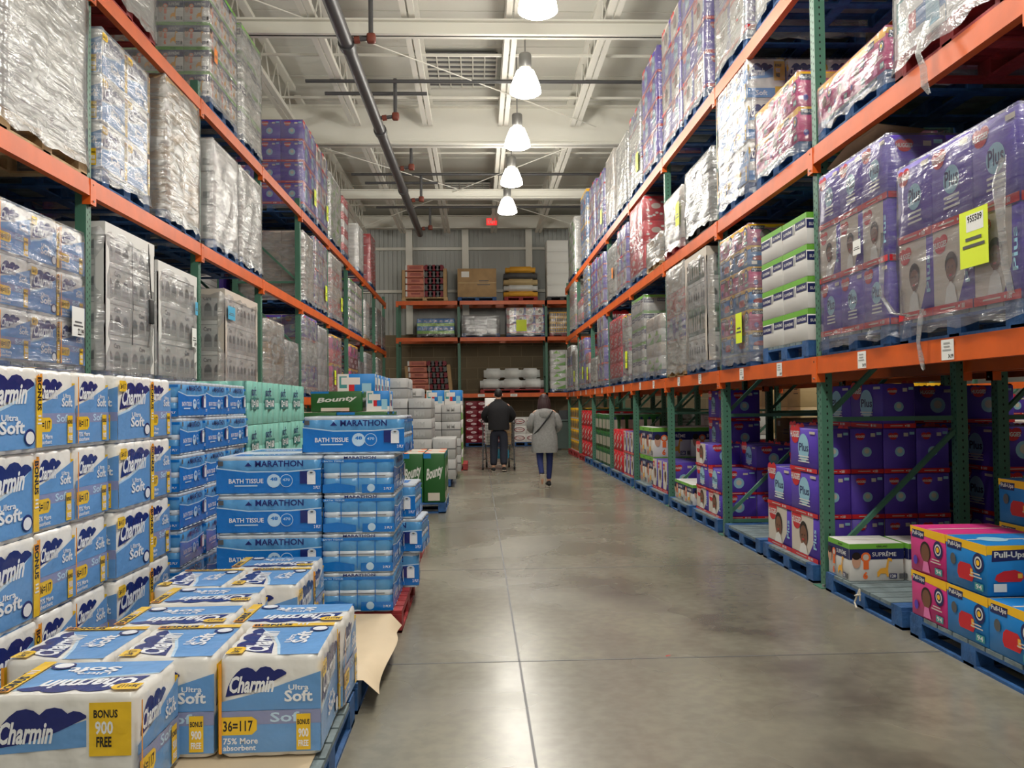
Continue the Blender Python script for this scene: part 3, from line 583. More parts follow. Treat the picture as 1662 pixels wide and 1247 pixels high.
for side, YS, x, sx in (('R', YR, XR, -1), ('L', YL, XL, 1)):
    s = -sx
    for row in (0, 1):
        xf = x+s*(.045+row*1.4)
        rn = '%s rack %s row' % (SN[side], ['front', 'rear'][row])
        for i, y in enumerate(YS): frame(xf, y, sx, 5.05 if row == 0 else 5.3, 'green perforated upright frame, %s, %s from the camera' % (rn, ORD[i]), 'green upright frames of the %s rack' % SN[side])
        for l, z in enumerate(LZ[side]):
            for i in range(len(YS)-1):
                beam(xf-s*.045, YS[i], P, z, sx, 'orange aisle-side beam, %s, %s, %s bay from the camera' % (rn, LN[l], ORD[i]), 'orange beams of the %s rack' % SN[side], tagged=(l == 0 and row == 0 and side == 'R'))
                beam(xf+s*1.115, YS[i], P, z, -sx, 'orange inner beam, %s, %s, %s bay from the camera' % (rn, LN[l], ORD[i]), 'orange beams of the %s rack' % SN[side])
# back rack across the end of the aisle
BX = [-2.78, -.65, 2.4, 5.1]; BZ = [1.85, 3.81, 5.08]
def endframe(x, i):
    o = thing('rack_upright', 'green upright frame of the rack across the end wall, %s from the left' % ORD[i], 'rack frame', (x, 30.05, 0), math.pi/2, 'green upright frames of the end rack')
    for dx in (0, 1.0): link(PM[(5.05, -1)], 'post', o, (dx, 0, 0)); link(BPM, 'base_plate', o, (dx, 0, 0))
    for z in (.15, 1.3, 2.45, 3.6): q = link(HB, 'horizontal_brace', o, (0, 0, z)); q.scale = (.94, 1, 1)
for i, x in enumerate(BX): endframe(x, i)
for l, z in enumerate(BZ):
    for i in range(3):
        L = BX[i+1]-BX[i]; k = round(L, 2)
        if k not in BM: BM[k] = beammesh(L)
        for r_ in (0, 1):
            o = thing('rack_beam', 'orange %s beam of the end wall rack, %s, %s bay from the left' % (['front', 'rear'][r_], LN[l], ORD[i]), 'rack beam', (BX[i] if r_ == 1 else BX[i+1], 30.0+r_*1.09, z), math.pi/2 if r_ == 0 else -math.pi/2, 'orange beams of the end rack')
            link(BM[k][0], 'beam_rail', o); link(BM[k][1], 'beam_connector', o); c = link(BM[k][1], 'beam_connector', o, (0, L, 0)); c.scale = (1, -1, 1)
            if l == 0 and r_ == 0 and i == 1:
                for t in range(2):
                    m = MB(); yy = L*(.38+.37*t); f = F(m, (-.034, yy+.12, -.12), (0, -.24, 0), (0, 0, .1)); f.rect(0, 0, 1, 1, 'paper'); f.lines(.1, .2, .9, .9, 3, 'grey'); m.obj('price_label', o)
            o.location = (BX[i+1] if r_ == 0 else BX[i], o.location.y, z)
# ------------------------------------------------------------------ pallets
PLM = {}
def palletmesh(X, Y, col):       # X deep, Y along the aisle, h .14
    k = (round(X, 2), round(Y, 2), col)
    if k in PLM: return PLM[k]
    a = MB(); m = 'pallet_'+col; top = 'deck_worn' if col == 'blue' else m
    n = 8
    for i in range(n):
        w_ = Y/n; a.box(-X/2, -Y/2+i*w_+.008, .118, X/2, -Y/2+(i+1)*w_-.008, .14, m if i in (0, n-1) else top)
    for xx in (-X/2+.05, 0, X/2-.05):
        a.box(xx-.05, -Y/2, .1, xx+.05, Y/2, .118, m); a.box(xx-.05, -Y/2, 0, xx+.05, Y/2, .016, m)
        for yy in (-Y/2+.07, 0, Y/2-.07): a.box(xx-.05, yy-.07, .016, xx+.05, yy+.07, .1, m)
    for yy in (-Y/2+.05, 0, Y/2-.05): a.box(-X/2, yy-.05, .001, X/2, yy+.05, .017, m)
    PLM[k] = a.data('pallet'); return PLM[k]
WM = {}
def wrapmesh(X, Y, Z, seed, m, droop=.1):
    rd = random.Random(seed); a = MB(); n = 12; nz = 12; ph = [rd.uniform(0, 6.28) for _ in range(8)]
    per = []
    for s in range(4):
        for i in range(n):
            t = i/n
            per.append([(-X/2+t*X, -Y/2), (X/2, -Y/2+t*Y), (X/2-t*X, Y/2), (-X/2, Y/2-t*Y)][s])
    N = len(per); vs = []
    for j in range(nz+1):
        t = j/nz; z = -droop+(Z+droop+.012)*t
        for i, (x, y) in enumerate(per):
            u = 2*math.pi*i/N
            d = .014+.008*math.sin(3*u+7*t+ph[0])+.006*math.sin(9*u-11*t+ph[1])+.004*math.sin(17*u+23*t+ph[2])+rd.uniform(-.003, .003)
            if j == nz: d = -.01
            if j == 0: d += .012+rd.uniform(0, .015)
            c = 1 if (i % n) else .35
            q = Vector((x/(X/2), y/(Y/2))); 
            ex = math.copysign(1, x) if abs(abs(x)-X/2) < 1e-6 else 0; ey = math.copysign(1, y) if abs(abs(y)-Y/2) < 1e-6 else 0
            vs.append((x+ex*max(d, .006 if j < nz else -.01)*c*(1 if j < nz else 1), y+ey*max(d, .006 if j < nz else -.01)*c, z+(rd.uniform(-.02, .03) if j == 0 else 0)))
    fs = [(j*N+i, j*N+(i+1) % N, (j+1)*N+(i+1) % N, (j+1)*N+i) for j in range(nz) for i in range(N)]
    a.raw(vs, fs, m, True); a.raw([v for v in vs[nz*N:]], [tuple(range(N))], m)
    return a.data('stretch_wrap')
def note(o, x, y, z, w_, h_, m, nx, txt=None):     # paper note on the aisle side (normal nx along x)
    a = MB(); f = F(a, (x, y-w_/2 if nx > 0 else y+w_/2, z), (0, w_*nx, 0), (0, 0, h_)); f.rect(0, 0, 1, 1, m)
    if txt: f.rect(.25, .62, .85, .92, 'paper') if m == 'note_yellow' else None; f.text(txt, .3, .78, .8, .9, 'ink_black', .02) if m == 'note_yellow' else f.text(txt, .45, .05, .95, .28, 'ink_black', .03)
    f.lines(.1, .3, .9, .55, 2, 'greydark')
    a.obj('paper_note', o)
def fit(desc, suf):
    n = 16-len(suf.replace('-', ' ').split()); w = desc.replace('-', ' ').split()
    if len(w) <= n: return desc+suf
    w = desc.split()[:n-1]
    while w[-1] in ('with', 'on', 'a', 'the', 'in', 'under', 'and', 'of', 'at', 'white', 'clear', 'dark', 'crumpled', 'bright', 'pale', 'paper', 'yellow'): w.pop()
    return ' '.join(w)+suf
CNT = {}
DESC = {}
def load(side, l, y0, y1, ztop, kinds, ny, nz, desc, wrap='wrap_mid', pal='blue', nx=3, notes=None, row=0, xo=0, depth=1.16, cols=None, lid=None):
    if row == 0:
        for yp in (YR if side == 'R' else YL):     # keep clear of the uprights
            if y0 < yp+.06 and y1 > yp-.06:
                if yp-y0 > y1-yp: y1 = yp-.07
                else: y0 = yp+.07
        y0 += .022; y1 -= .022
    s = 1 if side == 'R' else -1
    z0 = LZ[side][l]; xf = (XR if side == 'R' else XL)-s*(.03-xo)+s*1.4*row
    xc = xf+s*depth/2; yc = (y0+y1)/2; W = y1-y0; H = ztop-z0-.14
    if row == 0:
        key = (side, l); i = CNT.get(key, 0); CNT[key] = i+1; DESC.setdefault(key, []).append(yc)
        lab = fit(desc, ', %s load on the %s rack %s shelf' % (ORD[i], SN[side], ['lowest', 'middle', 'top'][l]))
    else:
        key = (side, l, 1); i = CNT.get(key, 0); CNT[key] = i+1
        lab = fit(desc, ', %s load in the %s rack rear row, %s shelf' % (ORD[i], SN[side], ['lowest', 'middle', 'top'][l]))
    o = thing('pallet_load', lab, 'pallet load', (xc, yc, z0), 0, 'pallet loads on the %s rack' % SN[side])
    if pal: link(palletmesh(depth, W, pal), 'pallet', o)
    if isinstance(kinds, str): kinds = [kinds]
    if yc > 17 or row: nx = 1 if nx > 1 else nx
    cx, cy, cz = depth/nx, W/ny, H/nz
    for iz in range(nz):
        kd = kinds[iz % len(kinds)]
        for ix in range(nx):
            for iy in range(ny):
                front = (ix == 0)
                if not (front or iy == 0 or iz == nz-1): continue
                if cols: kd = cols[iy]
                me = carton(kd, cx-.006, cy-.006, cz-.002)
                rj = random.Random(hash((round(yc*10), iz, ix, iy)) % 9999)
                px = (-depth/2+(ix+.5)*cx)*s
                link(me, CNAME.get(kd, 'carton'), o, (px+rj.uniform(-.002, .002), -W/2+(iy+.5)*cy, .14+iz*cz))
    if lid:
        m_ = MB(); m_.box(-depth/2-.008, -W/2-.006, .14+H-.1, depth/2+.008, W/2+.006, .14+H+.006, lid); m_.obj('carton_lid', o)
        for sx_ in (-1, 1):
            for sy_ in (-1, 1):
                m_ = MB(); X0 = sx_*(depth/2+.008); Y0 = sy_*(W/2+.005); m_.box(min(X0, X0-sx_*.012), min(Y0, Y0-sy_*.09), .14, max(X0, X0-sx_*.012), max(Y0, Y0-sy_*.09), .04+H, lid); m_.box(min(X0, X0-sx_*.09), min(Y0, Y0-sy_*.01), .14, max(X0, X0-sx_*.09), max(Y0, Y0-sy_*.01), .04+H, lid); m_.obj('corner_board', o)
    if wrap:
        q = link(wrapmesh(depth, W, H, int(yc*13)+l*7+(3 if s > 0 else 0), wrap), 'stretch_wrap', o, (0, 0, .14))
    for (fy, fz, w_, h_, m, t) in (notes or []):
        note(o, -s*(depth/2+.034), -W/2+fy*W, .14+fz*H, w_, h_, m, -s, t)
    return o
Y_ = lambda t=None, fy=.2, fz=.12: [(fy, fz, .2, .3, 'note_yellow', t)]
# ------------------------------------------------------------------ loads on the right rack
W1, W2, W3 = 'wrap_light', 'wrap_mid', 'wrap_heavy'
R = lambda *a, **k: load('R', *a, **k)
R(0, 4.03, 5.29, 2.88, ['baby', 'plus'], 3, 2, 'tall purple and white diaper cartons under clear film with a yellow note', W1, notes=[(.28, .22, .26, .3, 'note_yellow', '955509')])
R(0, 5.37, 6.52, 3.15, ['plus', 'baby', 'plus'], 3, 3, 'tall purple diaper cartons under crumpled clear film', W1, notes=[(.35, .42, .12, .1, 'paper', None)])
R(0, 6.74, 7.88, 2.96, ['supstack'], 2, 4, 'unwrapped green, navy and white diaper cartons five high', None)
R(0, 8.2, 9.24, 3.17, ['pullblue', 'pink'], 2, 6, 'yellow, blue and pink training pants cartons under film', W2, notes=Y_(None, .25, .08))
R(0, 9.72, 10.77, 3.23, ['tote', 'bottle'], 3, 4, 'grey-white crated bottles in film with pale corner boards', W2, lid='cream')
R(0, 10.82, 11.9, 3.26, ['cream', 'plus', 'redspot'], 2, 4, 'mixed pale and purple cartons under clouded film', W3, pal='wood')
R(0, 12.25, 13.36, 2.73, ['gw', 'cream'], 2, 4, 'low load of wipes cartons with green ends', W2)
R(0, 13.5, 14.6, 3.16, ['supstack'], 2, 5, 'green-topped diaper cartons under film', W2)
R(0, 14.85, 15.55, 3.0, ['pink', 'white'], 1, 5, 'narrow pinkish carton load in film', W3, notes=Y_())
R(0, 15.6, 17.1, 3.06, ['redspot'], 3, 4, 'red cartons speckled white under film', W1)
R(0, 17.8, 18.85, 3.32, ['plus', 'baby'], 2, 4, 'white and purple diaper cartons in film', W2)
R(0, 18.95, 20.05, 2.48, ['grey'], 2, 3, 'short grey film-wrapped load', W3)
R(0, 20.25, 20.95, 2.66, ['redspot', 'white'], 1, 3, 'low red and white load', W2, notes=Y_())
R(0, 21.05, 22.4, 3.07, ['plus'], 2, 4, 'purple diaper cartons', W2, notes=Y_())
R(0, 23.0, 24.0, 2.9, ['grey'], 2, 3, 'grey film-wrapped load', W3, notes=Y_())
R(0, 24.1, 25.3, 3.1, ['plus', 'white'], 2, 4, 'dim purple and white load at the far end', W2)
R(1, 4.05, 5.28, 4.72, ['zip'], 2, 3, 'ragged blue and white load trailing torn film', W2, pal='red')
R(1, 5.35, 6.5, 3.84, ['pink'], 4, 1, 'single layer of pink training pants cartons under film', W1)
R(1, 6.86, 7.98, 4.14, ['pink'], 3, 2, 'two layers of pink and yellow training pants cartons', W1)
R(1, 8.15, 9.25, 4.77, ['charminx'], 3, 3, 'wrapped blue and white toilet paper packs', W1)
R(1, 9.46, 10.74, 4.31, ['black'], 2, 2, 'grey film-shrouded load with a dark side', W3, pal='black')
R(1, 10.88, 11.95, 4.24, ['cream'], 2, 3, 'white cartons with an orange strap', W2, pal='red', notes=Y_(None, .1, .25))
R(1, 12.15, 13.25, 3.9, ['kraft'], 2, 1, 'low crumpled load on a wooden pallet', W3, pal='wood')
R(1, 13.37, 14.68, 4.7, ['redspot'], 2, 3, 'tall red cartons with white shapes', W1)
R(1, 14.95, 16.02, 4.62, ['baby', 'plus'], 2, 4, 'purple and white diaper cartons', W2)
R(1, 16.08, 17.2, 4.52, ['grey'], 2, 3, 'grey film-wrapped cartons with an orange note', W3, notes=[(.3, .3, .15, .2, 'note_orange', None)])
R(1, 17.75, 18.75, 4.6, ['baby', 'plus'], 2, 4, 'white and purple diaper cartons in film', W2)
R(1, 18.8, 19.8, 4.66, ['plus'], 2, 4, 'purple diaper cartons', W1)
R(1, 20.3, 21.2, 4.76, ['charminx'], 2, 4, 'toilet paper packs under film', W1)
R(1, 21.4, 22.5, 4.1, ['redspot', 'white'], 2, 3, 'short red and white load', W2)
R(1, 23.0, 24.4, 4.8, ['pink', 'white'], 2, 4, 'pinkish white cartons in film', W3)
R(2, 6.8, 7.9, 6.4, ['white'], 2, 3, 'white wrapped load catching the lamp light', W3)
R(2, 8.12, 9.26, 6.6, ['baby', 'plus', 'baby'], 2, 3, 'white and purple cartons shining under film', W3)
R(2, 9.62, 10.74, 6.6, ['baby', 'plus'], 2, 4, 'purple-edged diaper cartons bright with glare', W2)
R(2, 10.8, 11.94, 6.62, ['plus', 'baby'], 2, 4, 'purple and white diaper cartons with glare', W2)
R(2, 12.22, 13.4, 6.62, ['plus'], 2, 4, 'tall purple diaper cartons', W1)
R(2, 13.5, 14.6, 6.25, ['white', 'plus'], 2, 4, 'silvery wrapped load', W3, notes=Y_())
R(2, 14.82, 15.95, 6.2, ['white'], 2, 4, 'bulky silver film-wrapped load', W3)
R(2, 16.2, 17.3, 6.33, ['cream'], 2, 4, 'white load with a dark side edge', W2)
R(2, 17.55, 18.7, 6.3, ['plus'], 2, 4, 'purple cartons', W2, notes=Y_())
R(2, 18.8, 19.9, 6.42, ['baby', 'plus'], 2, 4, 'white and purple diaper cartons in film', W2)
R(2, 20.4, 21.6, 6.6, ['charminx', 'pullblue'], 2, 4, 'blue, yellow and white packs in film', W2)
R(2, 23.0, 24.6, 6.5, ['gw'], 2, 4, 'pale green and white cartons', W2)
# ------------------------------------------------------------------ loads on the left rack
L = lambda *a, **k: load('L', *a, **k)
L(0, 4.25, 5.42, 2.85, ['charminx'], 3, 3, 'wrapped blue and white toilet paper packs at the picture edge', W1)
L(0, 5.5, 6.74, 2.79, ['charmin'], 3, 3, 'wrapped blue toilet paper packs with a paper price sheet', W1, cols=['charminx', 'charmin', 'charminx'], notes=[(.85, .22, .2, .22, 'paper', '22.99')])
L(0, 7.05, 8.14, 2.96, ['tote'], 2, 4, 'white strapped cartons in grey film with a dark strap', W2, lid='white')
L(0, 8.2, 9.36, 2.84, ['tote'], 2, 3, 'white cartons with dark windows and a paper tag', W2, lid='white', notes=[(.85, .3, .14, .2, 'paper', '16.99'), (.92, .62, .08, .14, 'note_blue', None)])
L(0, 10.35, 11.9, 2.86, ['tote'], 3, 3, 'grey film-wrapped windowed cartons with a blue note', W2, lid='cream', notes=[(.12, .68, .3, .16, 'note_blue', None)])
L(0, 12.45, 13.55, 2.72, ['cream', 'kraft'], 2, 3, 'brownish grey cartons in film', W3)
L(0, 13.65, 14.62, 2.5, ['grey'], 2, 2, 'short grey cartons in film', W3)
L(0, 15.05, 16.34, 3.05, ['plus', 'white'], 3, 3, 'purple and pinkish cartons in clouded film', W3)
L(0, 16.42, 17.4, 2.98, ['grey'], 2, 4, 'plain grey cartons in film', W2)
L(0, 17.85, 19.2, 2.94, ['redspot', 'pink'], 2, 4, 'red cartons in film', W2, notes=Y_())
L(0, 20.45, 21.8, 2.92, ['pepper', 'pink'], 2, 4, 'dark magenta cartons in film', W1)
L(0, 22.0, 22.9, 2.6, ['greydark' if False else 'black'], 2, 3, 'dark grey load', W2)
L(0, 23.3, 24.6, 2.9, ['water'], 2, 4, 'dark grey cartons far down the aisle', W2)
L(0, 26.0, 27.2, 2.9, ['white'], 2, 3, 'white wrapped load near the end', W3)
L(1, 4.2, 5.42, 4.6, ['grey'], 2, 3, 'bulging grey film-wrapped load at the picture edge', W3, pal='wood')
L(1, 5.5, 6.78, 4.78, ['grey', 'white'], 2, 3, 'big grey film-wrapped load on a wooden pallet with a white paper', W3, pal='wood', notes=[(.35, .65, .22, .25, 'paper', None)])
L(1, 7.0, 8.05, 4.53, ['charmin'], 2, 3, 'wrapped blue and white toilet paper packs', W2, cols=['charmin', 'charmin'])
L(1, 8.42, 9.5, 4.7, ['kraft'], 2, 3, 'brown cardboard load in shiny film', W3)
L(1, 9.92, 11.0, 4.54, ['white'], 2, 3, 'white cartons with a glare patch', W2)
L(1, 11.05, 12.2, 4.54, ['white'], 2, 3, 'white cartons in bright shiny film', W3)
L(1, 15.05, 15.98, 4.52, ['cream'], 2, 4, 'creamy white cartons in film', W3)
L(1, 16.08, 17.4, 4.62, ['baby', 'plus'], 3, 4, 'purple diaper cartons under pale film', W3, notes=Y_(None, .8))
L(1, 17.8, 19.3, 4.63, ['redspot', 'cream'], 3, 4, 'pink and red cartons in film', W3, notes=Y_(None, .85))
L(1, 20.45, 21.3, 4.48, ['supstack'], 2, 5, 'white stacked cartons with dark gaps', W2)
L(1, 21.4, 22.6, 4.5, ['cream', 'supstack'], 2, 5, 'cream and pink cartons', W2)
L(1, 23.2, 24.2, 4.3, ['white'], 2, 4, 'plain white cartons', W2, pal='wood')
L(1, 25.9, 27.0, 4.4, ['water'], 2, 5, 'dark blue-grey cartons', W2, pal='red')
L(1, 27.2, 28.2, 4.3, ['water'], 2, 4, 'bluish cartons at the rack end', W2)
L(2, 6.96, 8.2, 6.4, ['grey'], 2, 3, 'grey film-wrapped load on a red pallet', W3, pal='red')
L(2, 9.8, 10.96, 6.4, ['supreme'], 3, 5, 'navy and white diaper cartons in shiny film with an orange note', W2, nx=4, notes=[(.12, .3, .12, .16, 'note_orange', None)])
L(2, 11.14, 12.26, 6.42, ['supstack'], 2, 4, 'green-edged diaper cartons in shiny film', W3)
L(2, 15.05, 16.2, 6.46, ['plus'], 2, 4, 'tall purple diaper cartons', W1, notes=Y_(None, .85), nx=3)
L(2, 16.27, 17.5, 6.42, ['plus', 'baby'], 2, 4, 'purple cartons under film', W2, notes=Y_(None, .85))
L(2, 17.72, 19.2, 6.3, ['gw'], 2, 3, 'pale green-grey film-wrapped load', W3)
L(2, 19.5, 21.0, 6.22, ['redspot', 'white'], 2, 7, 'red and white layered cartons', W1)
L(2, 21.9, 23.2, 6.1, ['foam'], 2, 4, 'pale aqua-white bottles load', W2)
L(2, 24.5, 25.8, 6.35, ['redspot'], 2, 5, 'red and orange patterned cartons at the far end', W1)
# rear row, seen through the gaps
L(1, 12.4, 13.5, 4.35, ['water'], 1, 5, 'dark grey crates', None, row=1); L(1, 13.6, 14.8, 4.35, ['water'], 1, 5, 'dark grey crates', None, row=1)
for sd in 'RL':
    YS = YR if sd == 'R' else YL
    for i in range(7):
        y = YS[i+1] if i < 7 else 0
        for l in (0, 1, 2):
            if sd == 'L' and l == 1 and i == 3: continue
            if l == 2 and sd == 'R' and i > 3: continue
            load(sd, l, y-P+.2, y-.2, LZ[sd][l]+(1.25 if l < 2 else 1.5), [['white', 'kraft', 'plus'][(i+l) % 3]], 2, 2, ['pale carton stack', 'brown carton stack', 'purple carton stack'][(i+l) % 3], None, row=1)
# ------------------------------------------------------------------ things standing on the floor
def pallet(x, y, X, Y, col, lab, grp, z=0, rz=0):
    return tag(link(palletmesh(X, Y, col), 'pallet', None, (x, y, z), rz), lab, 'pallet', grp)
def pack(kind, x, y, z, X, Y, Z, lab, grp, rz=0, name=None, cat=None):
    nm = name or CNAME.get(kind, 'carton')
    return tag(link(carton(kind, X, Y, Z), nm, None, (x, y, z), rz), lab, cat or ('tissue pack' if 'tissue' in nm or 'toilet' in nm else nm.replace('_', ' ') if len(nm.split('_')) < 3 else 'carton'), grp)
rj = random.Random(11)
LAY = ['bottom', 'second', 'third', 'fourth', 'fifth', 'sixth', 'seventh']
# tall toilet paper wall at the left
tp = [('x', 3.06, 3.43), ('a', 3.44, 3.94), ('x', 3.965, 4.335), ('x', 4.345, 4.72), ('a', 4.76, 5.27), ('x', 5.285, 5.65)]
for c, (k, a, b) in enumerate(tp):
    for i in range(4):
        z = .14+.3725*i
        kd = 'charmin' if k == 'a' else 'charminx'; X = .375 if k == 'a' else .5
        xo = 0 if k == 'a' else -.03
        pack(kd, -1.96-X/2+xo+rj.uniform(-.008, .008), (a+b)/2, z, X, b-a, .37, 'blue and white toilet paper pack, tall left wall, %s layer, %s column' % (LAY[i], ORD[c]), 'toilet paper packs in the tall left wall', rj.uniform(-.012, .012))
        X2 = .97-X
        pack('charmin' if k == 'x' and False else kd, -1.96-X-.02-.25, (a+b)/2, z, .48, b-a, .37, 'blue toilet paper pack behind the tall left wall, %s layer, %s column' % (LAY[i], ORD[c]), 'toilet paper packs behind the tall left wall')
pallet(-2.46, 4.87, 1.0, 1.56, 'blue', 'blue pallet under the far half of the tall toilet paper wall', 'pallets at the left'); pallet(-2.46, 3.55, 1.0, 1.0, 'blue', 'blue pallet under the near half of the tall toilet paper wall', 'pallets at the left')
# low toilet paper packs in front
GL = 'low toilet paper packs on the aisle pallets'; Z0 = .152
lowp = [('charminr', -.785, 3.485, .37, .46, 'nearest the aisle with its narrow blue side to the camera'), ('charminr', -1.175, 3.485, .37, .46, 'in the middle of the front row of three'), ('charminr', -1.565, 3.49, .37, .46, 'at the left of the front row of three'),
        ('charminx', -.825, 3.905, .48, .36, 'upside-down print, behind the front row on the aisle side'), ('charminx', -1.33, 3.91, .48, .36, 'upside-down print, behind the front row on the left'),
        ('charminx', -1.35, 3.045, .48, .37, 'nearest the camera at the lower left with a yellow panel'), ('charminx', -1.33, 4.32, .48, .37, 'on the second pallet with a white and yellow front'),
        ('charminr', -1.125, 4.765, .36, .46, 'on the second pallet, aisle side'), ('charminr', -1.505, 4.765, .36, .46, 'on the second pallet, left side'), ('charminx', -1.2, 5.2, .48, .35, 'farthest, just before the white and blue bath tissue stack')]
for k, x, y, X, Y, lab in lowp: pack(k, x, y, Z0, X, Y, .37, 'low blue toilet paper pack '+lab, GL, rj.uniform(-.02, .02))
pallet(-1.15, 3.4, 1.14, 1.22, 'blue', 'blue pallet at the lower left of the aisle under the front packs', 'pallets at the left'); pallet(-1.15, 4.72, 1.14, 1.24, 'blue', 'blue pallet under the second group of low packs and paper', 'pallets at the left')
def paper(x0, x1, y0, y1, z, lab, droop):
    a = MB(); n = 16; vs = []
    for j in range(n+1):
        for i in range(n+1):
            u, v = i/n, j/n; x = x0+(x1-x0)*u; zz = z
            if u > .94 and droop: zz -= (u-.94)*(.7+.5*math.sin(v*7+1)); x -= .02*math.sin(v*9)
            vs.append((x, y0+(y1-y0)*v+.02*math.sin(u*4), zz))
    a.raw(vs, [(j*(n+1)+i, j*(n+1)+i+1, (j+1)*(n+1)+i+1, (j+1)*(n+1)+i) for j in range(n) for i in range(n)], 'kraft_paper', True)
    return tag(a.obj('kraft_sheet'), lab, 'paper sheet', 'brown paper sheets')
paper(-1.7, -.62, 2.82, 4.0, .146, 'brown kraft paper sheet under the nearest low packs', 0); paper(-1.7, -.48, 4.14, 5.44, .15, 'brown kraft paper sheet curling over the pallet edge before the bath tissue stack', 1)
# blue bath tissue stack on the red pallet
GM = 'bath tissue packs on the red pallet'
for i in range(4):
    z = .14+.248*i
    pack('marx', -1.335+rj.uniform(-.01, .01), 5.77, z, .66, .45, .245, 'blue bath tissue pack, long side to camera, %s up, left column' % ORD[i], GM, rj.uniform(-.02, .02))
    pack('mary', -.765+rj.uniform(-.012, .012), 5.86, z, .45, .66, .245, 'blue bath tissue pack, roll ends to camera, %s up, aisle column' % ORD[i], GM, rj.uniform(-.02, .02))
    pack('mary', -1.44, 6.35, z, .45, .66, .245, 'blue bath tissue pack at the back left, %s from the bottom' % ORD[i], GM)
    if i < 3: pack('marx', -.78+.05*(i % 2), 6.46, z, .66, .45, .245, 'blue bath tissue pack jutting out at the back right, %s from the bottom' % ORD[i], GM, rj.uniform(-.06, .06))
pack('marx', -.8, 5.87, 1.134, .66, .45, .245, 'blue bath tissue pack lying alone on top of the stack', GM, -.05)
pallet(-1.1, 6.12, 1.2, 1.16, 'red', 'red pallet under the blue bath tissue stack', 'red pallets along the aisle')
pallet(-1.1, 7.45, 1.1, 1.3, 'red', 'empty red pallet right behind the bath tissue stack', 'red pallets along the aisle'); pallet(-1.1, 8.85, 1.1, 1.3, 'red', 'empty red pallet second behind the bath tissue stack', 'red pallets along the aisle')
paper(-1.6, -.6, 6.95, 8.0, .145, 'pale board on the first empty red pallet', 0)
# inner row: bath tissue, teal, towels
for c in range(3):
    for i in range(6):
        kd = 'marx' if (c+i) % 2 else 'mary'
        pack('mary', -2.2+rj.uniform(-.01, .01), 6.05+.56*c, .14+.248*i, .45, .54, .245, 'blue bath tissue pack in the inner stack, %s layer, %s column' % (LAY[i], ORD[c]), 'bath tissue packs in the inner stack', rj.uniform(-.03, .03))
pallet(-2.4, 6.62, .96, 1.7, 'blue', 'blue pallet under the inner bath tissue stack', 'pallets at the left')
for c in range(4):
    for i in range(4):
        pack('teal', -2.25, 7.78+.6*c, .14+.385*i, .56, .56, .38, 'bulging teal tissue pack, %s layer, %s from the near end' % (LAY[i], ORD[c]), 'teal tissue packs', rj.uniform(-.05, .05))
pallet(-2.4, 8.1, .9, 1.15, 'blue', 'blue pallet under the near teal packs', 'pallets at the left'); pallet(-2.4, 9.3, .9, 1.15, 'blue', 'blue pallet under the far teal packs', 'pallets at the left')
for r_, (xc, y0) in enumerate(((-2.0, 10.42), (-1.39, 10.42), (-2.0, 11.68))):
    for k in range(2):
        for i in range(4):
            pack('bounty', xc, y0+.29+.59*k, .14+.31*i, .6, .58, .306, 'green paper towel carton, inner stack, %s layer, %s pile, %s' % (LAY[i], ORD[r_], ['front', 'back'][k]), 'green towel cartons in the inner stack')
pack('bounty', -1.72, 10.75, 1.38, .62, .4, .25, 'green paper towel carton lying alone on top of the inner stack', 'green towel cartons in the inner stack')
pack('zip', -1.22, 10.78, 1.38, .28, .4, .25, 'white and blue carton beside the green one on top of the inner stack', 'green towel cartons in the inner stack')
pallet(-1.39, 11.02, .62, 1.2, 'blue', 'blue pallet under the outer pile of green towel cartons', 'pallets at the left')
pallet(-2.2, 10.7, .9, 1.2, 'blue', 'blue pallet under the near green towel cartons', 'pallets at the left'); pallet(-2.2, 11.95, .9, 1.2, 'blue', 'blue pallet under the far green towel cartons', 'pallets at the left')
for c in range(5):
    for i in range(5):
        pack('zip', -1.84, 13.3+.45*c, .14+.36*i, .56, .43, .355, 'blue, red and white household carton, %s layer, %s from the near end' % (LAY[i], ORD[c]), 'blue and white household cartons', rj.uniform(-.04, .04))
pallet(-2.1, 14.1, .9, 2.2, 'blue', 'blue pallet under the blue and white household cartons', 'pallets at the left')
# green towels on the aisle row
for c in range(2):
    for r_ in range(2):
        pack('bounty', -.6-.29*c, 11.95+.62*r_, .14, .285, .6, .66, 'upright green paper towel bundle, %s, %s' % (['aisle side', 'left side'][c], ['front', 'back'][r_]), 'upright green towel bundles')
for r_ in range(2): pack('bounty', -1.18, 11.95+.62*r_, .14, .285, .6, .66, 'upright green paper towel bundle third from the aisle, %s' % ['front', 'back'][r_], 'upright green towel bundles')
pallet(-.95, 12.25, 1.0, 1.25, 'blue', 'blue pallet under the upright green towel bundles', 'pallets at the left')
# grey water cases and green-white cartons farther down
for c in range(3):
    for r_ in range(2):
        for i in range([5, 4, 3][c]+(-1 if c == 2 else 0)):
            pack('water', -1.45+.42*c, 15.6+.62*r_, .14+.36*i, .4, .6, .355, 'grey drinks case, %s layer, %s column from the left, %s row' % (LAY[i], ORD[c], ORD[r_]), 'grey drinks cases beyond the towels')
pallet(-1.05, 15.95, 1.1, 1.3, 'blue', 'blue pallet under the grey drinks cases', 'pallets at the left')
for c in range(3):
    for i in range([5, 4, 4][c]):
        pack('water', -1.3+.38*c, 17.6, .14+.33*i, .37, 1.0, .325, 'grey drinks case in the farther stack, %s layer, %s column from the left' % (LAY[i], ORD[c]), 'farther grey drinks cases')
for c in range(2):
    for i in range(5):
        pack('gw' if i < 4 else 'zip', -.95+.4*c, 19.8, .14+.33*i, .39, 1.2, .325, 'green and white carton ending the left row, %s layer, %s column' % (LAY[i], ORD[c]), 'green and white cartons')
